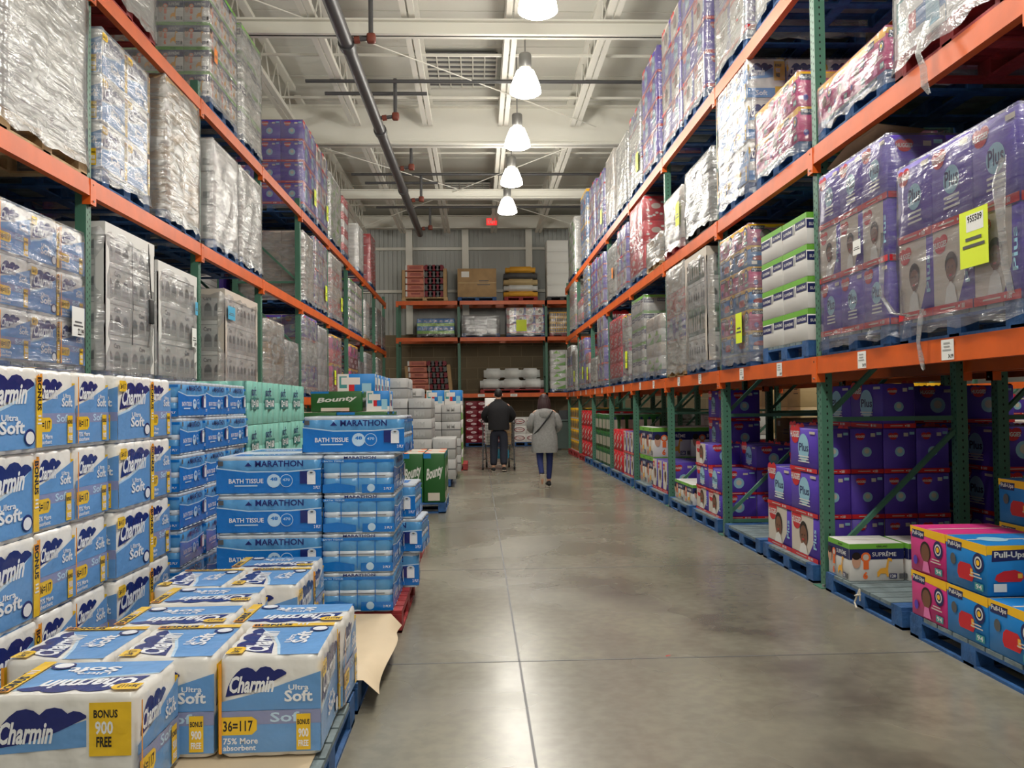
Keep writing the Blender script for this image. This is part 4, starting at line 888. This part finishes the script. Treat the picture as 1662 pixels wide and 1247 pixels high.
pallet(-1.0, 17.6, 1.1, 1.1, 'blue', 'blue pallet under the farther grey drinks cases', 'pallets at the left'); pallet(-.8, 19.8, 1.1, 1.25, 'red', 'red pallet under the green and white cartons', 'pallets at the left')
# ------------------------------------------------------------------ floor row under the right rack
GP = 'blue pallets under the right rack'
spots = [(3.98, 5.24), (5.34, 6.53), (6.78, 7.98), (8.06, 9.24), (9.5, 10.66), (10.8, 11.94), (12.2, 13.36), (13.45, 14.62), (14.9, 16.05), (16.15, 17.3), (17.6, 18.75), (18.85, 20.0), (20.3, 21.45), (21.55, 22.7), (23.0, 24.1), (24.25, 25.4)]
for i, (a, b) in enumerate(spots): pallet(3.25, (a+b)/2, 1.22, b-a, 'blue' if i < 13 else 'red', '%s floor pallet under the right rack, %s from the camera' % ('blue' if i < 13 else 'red', ORD[i]), GP)
def grid(kind, x0, y0, X, Y, Z, nx, ny, nz, desc, grp, z=.14, kinds=None, skip=None):
    for i in range(nz):
        for ix in range(nx):
            for iy in range(ny):
                if skip and skip(ix, iy, i): continue
                k = kinds(ix, iy, i) if kinds else kind
                pack(k, x0+(ix+.5)*X, y0+(iy+.5)*Y, z+i*Z, X-.006, Y-.006, Z-.003, '%s, %s layer, %s deep, %s along' % (desc, LAY[i], ORD[ix], ORD[iy]), grp)
grid('pullblue', 2.64, 4.02, .5, .4, .27, 1, 3, 2, 'yellow-lidded training pants carton, nearest right pallet', 'training pants cartons', kinds=lambda ix, iy, i: 'pink' if iy == 2 else 'pullblue', skip=lambda ix, iy, i: i == 1 and iy == 0)
grid('pullblue', 3.25, 4.1, .5, .4, .27, 1, 3, 4, 'blue training pants carton deeper on the pallet', 'training pants cartons', skip=lambda ix, iy, i: i > 2 and iy > 0)
pack('supreme', 2.86, 6.33, .14, .4, .37, .27, 'white carton with green and navy bands beside the green post', 'green and navy diaper cartons')
pack('supreme', 3.28, 6.3, .14, .4, .37, .27, 'white carton with green and navy bands, second from the post', 'green and navy diaper cartons')
grid('plus', 2.7, 6.8, .27, .6, .36, 4, 2, 4, 'purple diaper carton in the first purple stack', 'purple diaper cartons in the first stack', kinds=lambda ix, iy, i: 'baby' if i == 0 else 'plus', skip=lambda ix, iy, i: (ix == 0 and iy == 0 and i > 2) or (ix == 0 and iy == 1 and i > 1) or (ix in (1, 3) and i > 2))
grid('plus', 3.35, 8.1, .27, .55, .36, 2, 2, 3, 'purple diaper carton on the mostly empty pallet', 'purple diaper cartons on the mostly empty pallet')
grid('baby', 2.7, 9.55, .4, .55, .27, 3, 2, 3, 'white and purple diaper carton in the second stack', 'diaper cartons in the second stack', kinds=lambda ix, iy, i: 'baby' if (i+ix) % 2 == 0 else 'plus', skip=lambda ix, iy, i: ix == 0 and iy == 0 and i == 2)
grid('supreme', 2.7, 10.85, .45, .5, .26, 2, 2, 1, 'cream and green diaper carton on the low pallet', 'low green and cream cartons')
grid('plus', 3.2, 10.9, .4, .5, .4, 1, 2, 3, 'purple diaper carton behind the low cartons', 'purple cartons behind the low cartons', z=.4)
grid('baby', 2.7, 12.25, .45, .36, .45, 2, 3, 1, 'tall diaper carton with baby print', 'tall diaper cartons')
grid('supreme', 2.72, 13.4, .6, .55, .46, 2, 2, 2, 'large green-lidded diaper carton', 'large green-lidded diaper cartons')
grid('plus', 3.62, 12.3, .42, .5, .46, 1, 2, 2, 'purple diaper carton behind the baby print cartons', 'purple cartons in the third stack')
grid('baby', 2.7, 14.95, .55, .35, .4, 2, 3, 2, 'pale and purple diaper carton', 'pale diaper cartons')
grid('redspot', 2.7, 16.15, .55, .35, .4, 2, 3, 2, 'red and white diaper carton', 'red and white diaper cartons')
grid('bottle', 2.7, 17.65, .55, .55, .36, 2, 4, 3, 'green and white bottle case', 'green and white bottle cases')
grid('redspot', 2.7, 20.35, .55, .55, .38, 2, 4, 3, 'bright red carton', 'bright red cartons')
grid('can', 2.7, 23.05, .55, .55, .3, 2, 4, 4, 'yellow and white can case', 'yellow and white can cases')
# rear row floor stacks (dim)
for i, (y, k, d) in enumerate([(4.1, 'kraft', 'brown'), (5.35, 'supreme', 'green and white'), (6.8, 'plus', 'purple'), (8.1, 'plus', 'purple'), (9.5, 'baby', 'purple and white'), (10.8, 'kraft', 'brown'), (12.4, 'redspot', 'red'), (15.2, 'white', 'white'), (18.0, 'water', 'grey'), (20.8, 'kraft', 'brown')]):
    grid(k, 4.15, y, .5, .55, .36, 2, 2, [2, 2, 3, 4, 3, 3, 2, 3, 3, 3][i], 'dim %s carton, right rear row %s stack' % (d.replace(' and ', '-'), ORD[i]), 'cartons in the dim rear row', z=.14)
    pallet(4.65, y+.55, 1.1, 1.14, 'blue', 'blue pallet in the dim rear row of the right rack, %s from the camera' % ORD[i], 'pallets in the rear row')
# stacks in the next aisle seen under the rack
for i, (x, y, k, nx, nz, d) in enumerate([(6.6, 19.2, 'tan', 2, 3, 'tan cardboard carton'), (6.2, 16.4, 'tan', 2, 3, 'tan cardboard carton'), (9.4, 22.5, 'bottle', 3, 5, 'green bottle case'), (9.4, 19.6, 'can', 3, 5, 'yellow can case'), (9.6, 15.4, 'plus', 2, 4, 'navy bottle carton'), (9.2, 12.6, 'lime', 2, 5, 'lime green bottle carton'), (7.0, 10.2, 'cream', 2, 3, 'white and pink carton')]):
    W_ = .62 if k == 'tan' else .5; Hh = .6 if k == 'tan' else .34
    grid(k, x, y, W_, .7, Hh, nx, 2, nz, '%s in the next aisle, %s group' % (d, ORD[i]), 'stacks in the next aisle')
    pallet(x+W_*nx/2, y+.7, W_*nx, 1.42, 'blue', 'blue pallet in the next aisle under the %ss, %s group' % (d, ORD[i]), 'pallets in the next aisle')
for i in range(7):
    y = 9.5+2.75*i
    if i < 7: frame(11.0, y, -1, 5.05, 'bright green upright frame across the next aisle, %s from the camera' % ORD[i], 'upright frames across the next aisle')
    if i < 6:
        for l in (0, 1): beam(10.955, y, 2.75, LZ['R'][l], -1, 'bright orange beam across the next aisle, %s, %s bay' % (LN[l], ORD[i]), 'beams across the next aisle')
# ------------------------------------------------------------------ loads of the end rack (x0,x1 across, z)
def eload(x0, x1, z0, zt, kind, n, nz, desc, wrap=None, pal='blue', i=0, nt=None, depth=.95):
    o = thing('pallet_load', desc, 'pallet load', ((x0+x1)/2, 30.52, z0), math.pi/2, 'pallet loads on the end rack')
    W = x1-x0; H = zt-z0-.14
    link(palletmesh(depth, W, pal), 'pallet', o)
    for a in range(nz):
        for b in range(n):
            link(carton(kind, depth-.01, W/n-.006, H/nz-.003), CNAME.get(kind, 'carton'), o, (0, -W/2+(b+.5)*W/n, .14+a*H/nz))
    if wrap: link(wrapmesh(depth, W, H, int(x0*31), wrap), 'stretch_wrap', o, (0, 0, .14))
    if nt:
        a = MB(); f = F(a, (-depth/2-.036, -W/2+.75*W, .2), (0, -.36, 0), (0, 0, .4)); f.rect(0, 0, 1, 1, 'note_yellow'); q = a.obj('paper_note', o)
    return o
def logs(x0, x1, z0, zt, desc, lean):
    o = thing('firelog_load', desc, 'pallet load', ((x0+x1)/2, 30.5, z0), 0, 'fire log loads')
    W = x1-x0; H = zt-z0-.13; m = palletmesh(.95, W, 'wood'); q = link(m, 'pallet', o); q.rotation_euler = (0, 0, math.pi/2)
    for a in range(5):
        for b in range(2):
            c = MB(); xx = -W*.42+b*W*.42; zz = .15+a*(H/5)
            sh = lean*a*.02
            if b == 0:
                c.bbox(xx+sh, -.4, zz, xx+W*.4+sh, .4, zz+H/5-.02, 'firelog', .02)
                f = F(c, (xx+sh, -.4, zz), (W*.4, 0, 0), (0, 0, H/5)); f.rect(0, .12, .1, .9, 'white'); f.lines(.2, .3, .9, .7, 2, 'darkred', a)
            else:
                for k in range(5): c.tube((xx+sh+.06+k*.13, -.4, zz+H/10), (xx+sh+.06+k*.13, .4, zz+H/10), H/11, 'greydark' if (a+k) % 2 else 'darkred', 9)
            c.obj('log_bundle', o)
    c = MB(); c.bar((-W*.46, 0, .14), (-W*.46+lean*.06, 0, H*.96), .84, .1, 'kraft'); c.obj('corner_board', o); c = MB(); c.bar((W*.44, 0, .14), (W*.44+lean*.08, 0, H), .84, .12, 'kraft'); c.obj('corner_board', o)
    c = MB(); c.box(-.03, -.425, .14, -.015, -.415, H*.98, 'twine'); c.obj('strap', o)
logs(-2.62, -1.02, BZ[2], 6.36, 'reddish fire log bundles on the top shelf of the end rack at left', 0)
logs(-2.5, -.85, BZ[0], 3.0, 'leaning fire log bundles on the lowest shelf of the end rack at left', -1)
o = eload(-.68, .68, BZ[2], 6.22, 'kraft', 1, 1, 'big plain cardboard box on the top shelf of the end rack'); 
# bagged load with sloping shoulders
def bags(x0, x1, z0, zt, kd, desc, pal, rows, col, ncol=2):
    o = thing('bag_load', desc, 'pallet load', ((x0+x1)/2, 30.5, z0), 0, 'bag loads on the end rack'); W = x1-x0; H = zt-z0-.14
    q = link(palletmesh(.95, W, pal), 'pallet', o); q.rotation_euler = (0, 0, math.pi/2); rd = random.Random(len(desc))
    for a in range(rows):
        for b in range(ncol):
            k = 1-.12*max(0, a-rows+2); c = MB(); w_ = W/ncol*k; xx = (-W/2+b*W/ncol)*k
            bm = bmesh.new(); bmesh.ops.create_cube(bm, size=1); bmesh.ops.bevel(bm, geom=bm.edges[:], offset=.16, segments=3, affect='EDGES')
            h = H/rows
            c.raw([(xx+w_/2+v.co.x*w_*1.02+rd.uniform(-.008, .008), v.co.y*.86+rd.uniform(-.01, .01), .14+a*h+h/2+v.co.z*h*1.02) for v in bm.verts], [[v.index for v in f.verts] for f in bm.faces], col[(a+b) % len(col)], True); bm.free()
            c.obj('bag', o)
    return o
bags(.95, 2.12, BZ[2], 6.3, 'silver', 'shiny orange and green pet food bags on the end rack top shelf', 'red', 5, ['giraffe', 'silver_bag', 'tan', 'greydark', 'giraffe'], 1)
bags(.08, 2.3, BZ[0], 2.72, 'silver', 'wide low silver bags on the lowest shelf of the end rack', 'red', 2, ['silver_bag', 'silver_bag'], 3)
eload(2.46, 3.5, BZ[2], 7.2, 'foam', 1, 5, 'tall white foam blocks on the top shelf of the end rack at right', None, 'black')
eload(-2.1, -.8, BZ[1], 4.48, 'bluegreen', 7, 2, 'small blue and green bottle packs on the middle shelf of the end rack at left', W1, 'black')
eload(-.55, .78, BZ[1], 4.58, 'black', 3, 4, 'black and white cases on the middle shelf of the end rack', W2)
eload(1.02, 2.36, BZ[1], 4.83, 'baby', 4, 3, 'white and purple cartons with a yellow note on the middle shelf of the end rack', W2, nt=1)
eload(2.52, 3.5, BZ[1], 4.68, 'can', 4, 4, 'yellow can cases on the middle shelf of the end rack', W1, 'red')
eload(2.52, 3.6, BZ[0], 3.34, 'gw', 2, 5, 'green and white cases under a green lid on the lowest shelf of the end rack', W1)
def gridx(kind, x0, y0, X, Y, Z, nx, nz, desc, grp):
    for i in range(nz):
        for j in range(nx): pack(kind, x0+(j+.5)*X, y0, .14+i*Z, X-.005, Y, Z-.003, '%s, %s layer, %s column from the left' % (desc, LAY[i], ORD[j]), grp)
    pallet(x0+nx*X/2, y0, nx*X, Y, 'blue', 'blue pallet under the %ss' % desc, 'pallets under the end rack')
gridx('pepper', -.45, 30.5, .42, .9, .29, 3, 5, 'dark red soda case with white ovals', 'dark red soda cases')
gridx('pepperw', 1.2, 30.5, .45, .9, .29, 2, 3, 'white soda case with dark ovals', 'white soda cases')
# grey bin with a sheet at the right end
o = thing('waste_bin', 'dark grey wheeled bin beside the far end of the right rack', 'bin', (2.75, 27.4, 0))
a = MB()
for z0, z1, w0, w1 in ((.05, .9, .27, .33),):
    v = [(s*w, t*w, z) for z, w in ((z0, w0), (z1, w1)) for s, t in ((-1, -1), (1, -1), (1, 1), (-1, 1))]; a.raw(v, [(3, 2, 1, 0), (0, 1, 5, 4), (1, 2, 6, 5), (2, 3, 7, 6), (3, 0, 4, 7)], 'bin_grey')
a.box(-.25, -.25, 0, -.15, .25, .06, 'rubber'); a.box(.15, -.25, 0, .25, .25, .06, 'rubber'); a.obj('bin_body', o); a = MB(); a.bbox(-.36, -.36, .9, .36, .36, .96, 'bin_grey', .02); a.box(-.2, -.2, .96, .2, .2, 1.25, 'plastic_dark'); a.obj('bin_lid', o)
# ------------------------------------------------------------------ loose film, strap, twine, cardboard flap
def strip(name, pts, wd, m, lab, cat, grp=None, seed=1, thick=None):
    rd = random.Random(seed); a = MB(); vs = []
    for i, p in enumerate(pts):
        for j in range(5): vs.append((p[0]+rd.uniform(-.012, .012), p[1]+(j/4-.5)*wd*(p[3] if len(p) > 3 else 1)+rd.uniform(-.006, .006), p[2]+rd.uniform(-.008, .008)))
    a.raw(vs, [(i*5+j, i*5+j+1, (i+1)*5+j+1, (i+1)*5+j) for i in range(len(pts)-1) for j in range(4)], m, True)
    return tag(a.obj(name), lab, cat, grp)
strip('torn_film', [(2.60, 4.78, 3.62, 1.6), (2.56, 4.80, 3.5, 1), (2.54, 4.79, 3.42, .8), (2.55, 4.76, 3.33, .8), (2.55, 4.74, 3.22, 1), (2.56, 4.73, 3.17, .5)], .07, 'wrap_heavy', 'torn strip of film dangling over the middle beam of the right rack', 'film strip')
strip('torn_film', [(2.60, 4.92, 1.98, 1.2), (2.58, 4.93, 1.88, .8), (2.58, 4.94, 1.78, .7), (2.59, 4.93, 1.68, .9), (2.6, 4.93, 1.62, .3)], .05, 'wrap_heavy', 'film tail hanging over the lowest beam below the yellow note', 'film strip')
strip('torn_film', [(2.56, 5.31, 2.5, .6), (2.55, 5.32, 2.3, 1), (2.54, 5.3, 2.1, 1), (2.56, 5.2, 1.98, 1.2), (2.58, 5.05, 1.95, 1)], .05, 'wrap_heavy', 'bunched film rope at the far corner of the nearest purple load', 'film strip')
strip('torn_film', [(2.565, 4.06, 2.62, 1), (2.55, 4.09, 2.5, 1.6), (2.55, 4.07, 2.3, 1), (2.55, 4.05, 2.1, .8), (2.57, 4.03, 1.95, .8)], .06, 'wrap_heavy', 'bunched film rope at the near corner of the nearest purple load', 'film strip')
a = MB(); a.tube((2.6, 5.85, .07), (2.6, 5.85, .15), .006, 'twine'); a.tube((2.6, 5.85, .15), (2.585, 5.9, .05), .006, 'twine'); a.tube((2.585, 5.9, .05), (2.58, 5.86, .02), .006, 'twine'); a.tube((2.59, 5.82, .12), (2.58, 5.88, .1), .006, 'twine')
tag(a.obj('knotted_twine'), 'white knotted twine on the second blue pallet at right', 'twine')
a = MB(); q_ = [(2.68, 5.6, 3.285), (2.68, 6.1, 3.285), (2.70, 6.5, 3.225), (3.0, 6.5, 3.2), (3.0, 5.6, 3.25)]; a.poly(q_, 'kraft'); a.poly([(x_, y_, z_+.004) for x_, y_, z_ in q_[::-1]], 'kraft')
tag(a.obj('cardboard_sheet'), 'brown cardboard sheet hanging below the middle beam above the purple load', 'cardboard')
a = MB(); a.tube((-3.005, 7.62, 2.9), (-2.995, 7.62, 2.3), .004, 'rubber'); a.tube((-3.0, 7.62, 2.3), (-3.0, 7.62, 2.0), .004, 'rubber'); a.tube((-3.0, 7.98, 2.95), (-2.98, 8.0, 2.45), .005, 'rubber'); a.bbox(-3.0, 7.95, 2.22, -2.97, 8.05, 2.44, 'rubber', .01); a.tube((-2.99, 8.0, 2.22), (-3.0, 7.97, 2.0), .005, 'rubber')
tag(a.obj('packing_strap'), 'black packing strap down the white cartons on the lowest left shelf', 'strap')
# ------------------------------------------------------------------ people
def skin_obj(name, verts, edges, radii, m, parent, sub=2, root=0):
    me = bpy.data.meshes.new(name); me.from_pydata(verts, edges, []); o = link(me, name, parent)
    me.materials.append(MATS[m]); md = o.modifiers.new('skin', 'SKIN'); md.use_smooth_shade = True
    for i, r in enumerate(radii):
        d = me.skin_vertices[0].data[i]; d.radius = r if isinstance(r, tuple) else (r, r); d.use_root = (i in root) if isinstance(root, list) else (i == root)
    s = o.modifiers.new('sub', 'SUBSURF'); s.levels = sub; s.render_levels = sub
    return o
def ellipsoid(a, c, rx, ry, rz, m, n=16, k=10):
    a.lathe((0, 0, 0), [(math.sin(math.pi*i/k), -math.cos(math.pi*i/k)) for i in range(k+1)], m, n)
    N = n*(k+1)
    for i in range(len(a.v)-N, len(a.v)):
        x, y, z = a.v[i]; a.v[i] = (c[0]+x*rx, c[1]+y*ry, c[2]+z*rz)
def loft(a, rings, m, n=20):     # rings: (cx, cy, z, rx, ry)
    vs = []
    for cx, cy, z, rx, ry in rings:
        for i in range(n):
            t = 2*math.pi*i/n; ct, st = math.cos(t), math.sin(t)
            vs.append((cx+rx*math.copysign(abs(ct)**.85, ct), cy+ry*math.copysign(abs(st)**.85, st), z))
    k = len(rings)
    a.raw(vs, [(j*n+i, j*n+(i+1) % n, (j+1)*n+(i+1) % n, (j+1)*n+i) for j in range(k-1) for i in range(n)], m, True)
    a.raw(vs[:n], [tuple(range(n-1, -1, -1))], m, True); a.raw(vs[-n:], [tuple(range(n))], m, True)
def hand(o, w_, d, side, m='skin'):     # wrist point w_, finger direction d; joins the body mesh list
    return
def body(o, J, female):     # J: joints dict -> one continuous skin surface with hands and head
    V = []; E = []; Rr = []
    def add(p, r, par=None):
        V.append(tuple(p)); Rr.append(r); i = len(V)-1
        if par is not None: E.append((par, i))
        return i
    pel = add(J['pel'], (.12, .09)); sp = add(J['spine'], (.11, .085), pel); ch = add(J['chest'], (.13, .095), sp); nk = add(J['neck'], .055, ch); hb = add(J['head0'], .065, nk); hm = add(J['head1'], .088, hb); ht = add(J['head2'], .07, hm)
    for s in ('l', 'r'):
        sh = add(J['sh'+s], .055, ch); el = add(J['el'+s], .038, sh); wr = add(J['wr'+s], .024, el); pa = add(J['pa'+s], (.034, .016), wr)
        d = (Vector(J['pa'+s])-Vector(J['wr'+s])).normalized(); side = d.cross(Vector((0, 0, 1))); side = side.normalized() if side.length > .3 else Vector((1, 0, 0))
        cu = Vector(J['curl'+s])
        for k, (off, ln) in enumerate(((-.03, .06), (-.01, .07), (.01, .066), (.03, .052))):
            f0 = Vector(J['pa'+s])+side*off+d*.03; f1 = f0+d*ln*.5+cu*.3*ln; f2 = f1+cu*ln*.6
            a0 = add(f0, .0095, pa); a1 = add(f1, .009, a0); add(f2, .008, a1)
        sg = -1 if s == 'r' else 1
        t0 = Vector(J['wr'+s])+d*.03+side*.03*sg; a0 = add(t0, .012, wr); add(t0+d*.04+side*.02*sg+cu*.02, .009, a0)
        hp = add(J['hip'+s], .085, pel); kn = add(J['kn'+s], .056, hp); an = add(J['an'+s], .04, kn); add(J['toe'+s], (.036, .028), an)
    return skin_obj('body', V, E, Rr, 'skin', o)
def limb(o, name, chains, m):
    roots = []; V = []; E = []; Rr = []
    for ch in chains:
        for i, (p, r) in enumerate(ch):
            if p is None: continue
            V.append(tuple(p)); Rr.append(r)
            if i: E.append((len(V)-2, len(V)-1))
            elif len(V) > 1 and name == 'trousers': E.append((1, len(V)-1))
            else: roots.append(len(V)-1)
    return skin_obj(name, V, E, Rr, m, o, 2, roots)
def shoe(o, h, t, m='rubber', solem='sole'):
    h = Vector(h); t = Vector(t); d = (t-h); L_ = d.length; d.normalize(); up = Vector((0, 0, 1)); up = (up-d*up.dot(d)).normalized(); sd = d.cross(up)
    a = MB()
    vs = []
    prof = [(-.04, .035, .075), (.02, .04, .095), (.1, .046, .085), (.17, .05, .06), (.23, .042, .045), (.255, .02, .03)]
    for y, w_, z in prof:
        for i in range(12):
            tt = 2*math.pi*i/12; vs.append(h+d*y+sd*(w_*math.cos(tt))+up*(z/2+z/2*math.sin(tt)))
    a.raw(vs, [(j*12+i, j*12+(i+1) % 12, (j+1)*12+(i+1) % 12, (j+1)*12+i) for j in range(5) for i in range(12)]+[tuple(range(11, -1, -1)), tuple(range(60, 72))], m, True)
    vs = [h+d*y+sd*(s*w_*1.02)+up*z for z in (-.004, .016) for s in (1, -1) for y, w_, _ in (prof if s > 0 else prof[::-1])]
    n = 12; a.raw(vs, [tuple(range(n-1, -1, -1)), tuple(range(n, 2*n))]+[(i, (i+1) % n, n+(i+1) % n, n+i) for i in range(n)], solem, False)
    a.obj('shoe', o)
def headparts(o, c, m, long=False, m2='hair_dark'):
    a = MB(); ellipsoid(a, (c[0], c[1]-.012, c[2]+.025), .088, .1, .108, m2)
    if long:
        loft(a, [(c[0], c[1]-.05, c[2]-.25, .1, .05), (c[0], c[1]-.055, c[2]-.18, .125, .06), (c[0], c[1]-.045, c[2]-.08, .12, .075), (c[0], c[1]-.02, c[2]+.02, .105, .095), (c[0], c[1]-.01, c[2]+.1, .07, .07)], m2)
    a.obj('hair', o)
    a = MB()
    y = c[1]+.085
    ellipsoid(a, (c[0], c[1]+.1, c[2]-.03), .014, .018, .022, 'skin'); ellipsoid(a, (c[0], y, c[2]-.075), .025, .01, .007, 'darkred')
    for s in (-1, 1): ellipsoid(a, (c[0]+s*.033, y-.002, c[2]-.005), .013, .008, .008, 'paper'); ellipsoid(a, (c[0]+s*.033, y+.005, c[2]-.005), .006, .005, .006, 'hair_dark'); ellipsoid(a, (c[0]+s*.09, c[1]+.0, c[2]-.02), .012, .022, .03, 'skin')
    a.obj('face', o)
# man pushing a cart, seen from behind
mx, my = .44, 18.75
o = thing('person', 'person in a black hoodie and dark jeans walking away behind a shopping cart', 'person', (mx, my, 0))
J = dict(pel=(0, 0, .96), spine=(0, .02, 1.12), chest=(0, .05, 1.36), neck=(0, .08, 1.52), head0=(0, .1, 1.6), head1=(0, .11, 1.68), head2=(0, .11, 1.74),
 shl=(-.2, .06, 1.44), ell=(-.33, .1, 1.2), wrl=(-.235, .36, 1.07), pal=(-.21, .42, 1.06), curll=(0, .3, -1), shr=(.2, .06, 1.44), elr=(.33, .1, 1.2), wrr=(.235, .36, 1.07), par=(.21, .42, 1.06), curlr=(0, .3, -1),
 hipl=(-.1, 0, .9), knl=(-.11, .06, .5), anl=(-.12, -.05, .09), toel=(-.13, .1, .05), hipr=(.1, 0, .9), knr=(.1, .0, .5), anr=(.1, -.16, .1), toer=(.11, -.02, .05))
body(o, J, 0)
limb(o, 'trousers', [[((0, 0, 1.0), (.19, .13)), ((0, 0, .9), (.2, .135))], [((-.1, 0, .86), .115), (( -.11, .05, .5), .098), ((-.12, -.045, .12), .082)], [((.1, 0, .86), .115), ((.105, 0, .5), .098), ((.1, -.15, .13), .082)]], 'jeans_dark')
a = MB(); loft(a, [(0, 0, .9, .225, .15), (0, 0, .95, .235, .155), (0, .01, 1.1, .225, .15), (0, .03, 1.3, .245, .16), (0, .05, 1.42, .24, .145), (0, .06, 1.49, .17, .11), (0, .06, 1.54, .09, .085), (0, .06, 1.57, .085, .08)], 'hoodie_black'); a.obj('hoodie', o)
limb(o, 'sleeves', [[((-.18, .06, 1.42), .1), ((-.33, .1, 1.2), .085), ((-.24, .34, 1.075), .058)], [((.18, .06, 1.42), .1), ((.33, .1, 1.2), .085), ((.24, .34, 1.075), .058)]], 'hoodie_black')
headparts(o, (0, .11, 1.67), 'hair_dark'); shoe(o, (-.12, -.06, .01), (-.13, .15, .01)); shoe(o, (.1, -.18, .03), (.11, 0, .01))
# cart
c0 = thing('shopping_cart', 'grey wire shopping cart pushed by the person in black, loaded with white and brown packages', 'cart', (mx, my+.45, 0)); c0.scale = (1.3, 1, 1.08)
a = MB()
def wires(x0, y0, z0, x1, y1, z1, n, top=None):
    pass
bx = lambda z: .24+.05*(z-.5)/.5
for k in range(9):
    z = .5+.06*k; w_ = bx(z); y1 = .88
    for p, q in (((-w_, 0, z), (-w_, y1, z)), ((w_, 0, z), (w_, y1, z)), ((-w_, 0, z), (w_, 0, z)), ((-w_*.85, y1, z), (w_*.85, y1, z))): a.tube(p, q, .004 if k < 8 else .009, 'cart_steel', 5)
for k in range(12):
    y = .88*k/11
    for s in (-1, 1): a.tube((s*.24, y, .5), (s*.29, y, .98), .003, 'cart_steel', 4)
for k in range(8): x = -.24+.48*k/7; a.tube((x, 0, .5), (x*1.2, 0, .98), .003, 'cart_steel', 4); a.tube((x, 0, .5), (x, .88, .5), .003, 'cart_steel', 4)
a.obj('basket', c0)
a = MB(); a.tube((-.28, -.06, 1.04), (.28, -.06, 1.04), .016, 'darkred'); a.tube((-.28, -.06, 1.04), (-.29, .04, .98), .01, 'cart_steel'); a.tube((.28, -.06, 1.04), (.29, .04, .98), .01, 'cart_steel'); a.obj('handle', c0)
a = MB()
for s in (-1, 1):
    a.tube((s*.26, .0, .9), (s*.27, .02, .2), .013, 'cart_steel'); a.tube((s*.27, .02, .2), (s*.2, .85, .2), .013, 'cart_steel'); a.tube((s*.2, .85, .2), (s*.22, .8, .5), .013, 'cart_steel')
    for yy in (.02, .83): a.tube((s*(.27 if yy < .1 else .2), yy, .2), (s*(.27 if yy < .1 else .2), yy, .1), .012, 'cart_steel')
a.obj('frame', c0)
for s in (-1, 1):
    for yy in (.02, .83):
        a = MB(); xx = s*(.27 if yy < .1 else .2); a.tube((xx-.016, yy-.02, .062), (xx+.016, yy-.02, .062), .062, 'rubber', 16); a.obj('wheel', c0)
a = MB(); a.bbox(mx-.29, my+.62, .555, mx-.04, my+1.2, 1.6, 'foam', .02); tag(a.obj('white_package'), 'tall white package standing in the shopping cart', 'package')
a = MB(); a.bbox(mx+.04, my+.6, .555, mx+.29, my+1.2, 1.18, 'kraft', .01); tag(a.obj('brown_package'), 'brown package standing in the shopping cart', 'package')
a = MB(); a.bbox(mx-.05, my+.62, .235, mx+.24, my+1.15, .44, 'note_blue', .03); tag(a.obj('drinks_case'), 'blue-grey drinks case on the lower rack of the cart', 'drinks case')
# woman in a grey coat
wx, wy = 1.16, 15.15
o = thing('person', 'person with long brown hair in a grey hooded coat walking away beside the cart', 'person', (wx, wy, 0))
J = dict(pel=(0, 0, .88), spine=(0, .0, 1.02), chest=(0, .01, 1.23), neck=(0, .02, 1.38), head0=(0, .035, 1.45), head1=(0, .045, 1.52), head2=(0, .045, 1.57),
 shl=(-.17, 0, 1.31), ell=(-.23, .02, 1.06), wrl=(-.2, .2, .95), pal=(-.18, .25, .94), curll=(.3, .3, -1), shr=(.17, 0, 1.31), elr=(.24, .02, 1.06), wrr=(.2, .2, .95), par=(.18, .25, .94), curlr=(-.3, .3, -1),
 hipl=(-.085, 0, .84), knl=(-.09, -.02, .47), anl=(-.07, -.27, .17), toel=(-.07, -.2, .05), hipr=(.085, 0, .84), knr=(.09, .06, .46), anr=(.07, .08, .08), toer=(.07, .2, .04))
body(o, J, 1)
limb(o, 'trousers', [[((0, 0, .9), (.14, .11)), ((0, 0, .8), (.15, .11))], [((-.085, 0, .82), .09), ((-.09, -.015, .47), .062), ((-.07, -.26, .2), .044)], [((.085, 0, .82), .09), ((.09, .06, .46), .062), ((.07, .08, .1), .044)]], 'jeans_blue')
a = MB(); loft(a, [(0, 0, .6, .225, .16), (0, 0, .66, .235, .165), (0, 0, .88, .225, .16), (0, 0, 1.03, .19, .135), (0, 0, 1.2, .21, .14), (0, 0, 1.3, .2, .125), (0, .01, 1.36, .12, .09), (0, .02, 1.41, .07, .07)], 'coat_grey', 24)
ellipsoid(a, (0, -.1, 1.27), .11, .06, .1, 'coat_grey'); a.obj('coat', o)
limb(o, 'sleeves', [[((-.16, 0, 1.3), .085), ((-.265, .02, 1.06), .072), ((-.205, .18, .955), .052)], [((.16, 0, 1.3), .085), ((.275, .02, 1.06), .072), ((.205, .18, .955), .052)]], 'coat_grey')
a = MB(); pts = [(.14, -.13, 1.33), (.03, -.165, 1.18), (-.1, -.16, 1.02), (-.19, -.07, .92)]
for p, q in zip(pts, pts[1:]): a.tube(p, q, .013, 'rubber', 6)
a.obj('bag_strap', o)
headparts(o, (0, .045, 1.5), 'hair_brown', True, 'hair_brown'); shoe(o, (.07, .03, .005), (.07, .25, .005))
shoe(o, (-.07, -.3, .2), (-.07, -.22, .02))
# litter
for i, (x, y) in enumerate(((1.05, 4.9), (-.6, 3.9+.4))):
    a = MB(); a.poly([(x, y, .002), (x+.03, y+.005, .006), (x+.028, y+.02, .004), (x+.004, y+.016, .003)], 'paper' if i else 'red'); tag(a.obj('paper_scrap'), ['tiny red paper scrap on the aisle floor', 'tiny white scrap on the floor beside the low packs'][i], 'scrap')
for k, v in LAB.items():
    if len(v) > 1: print('DUPLABEL', k, len(v))
print('OBJECTS', len(bpy.data.objects))
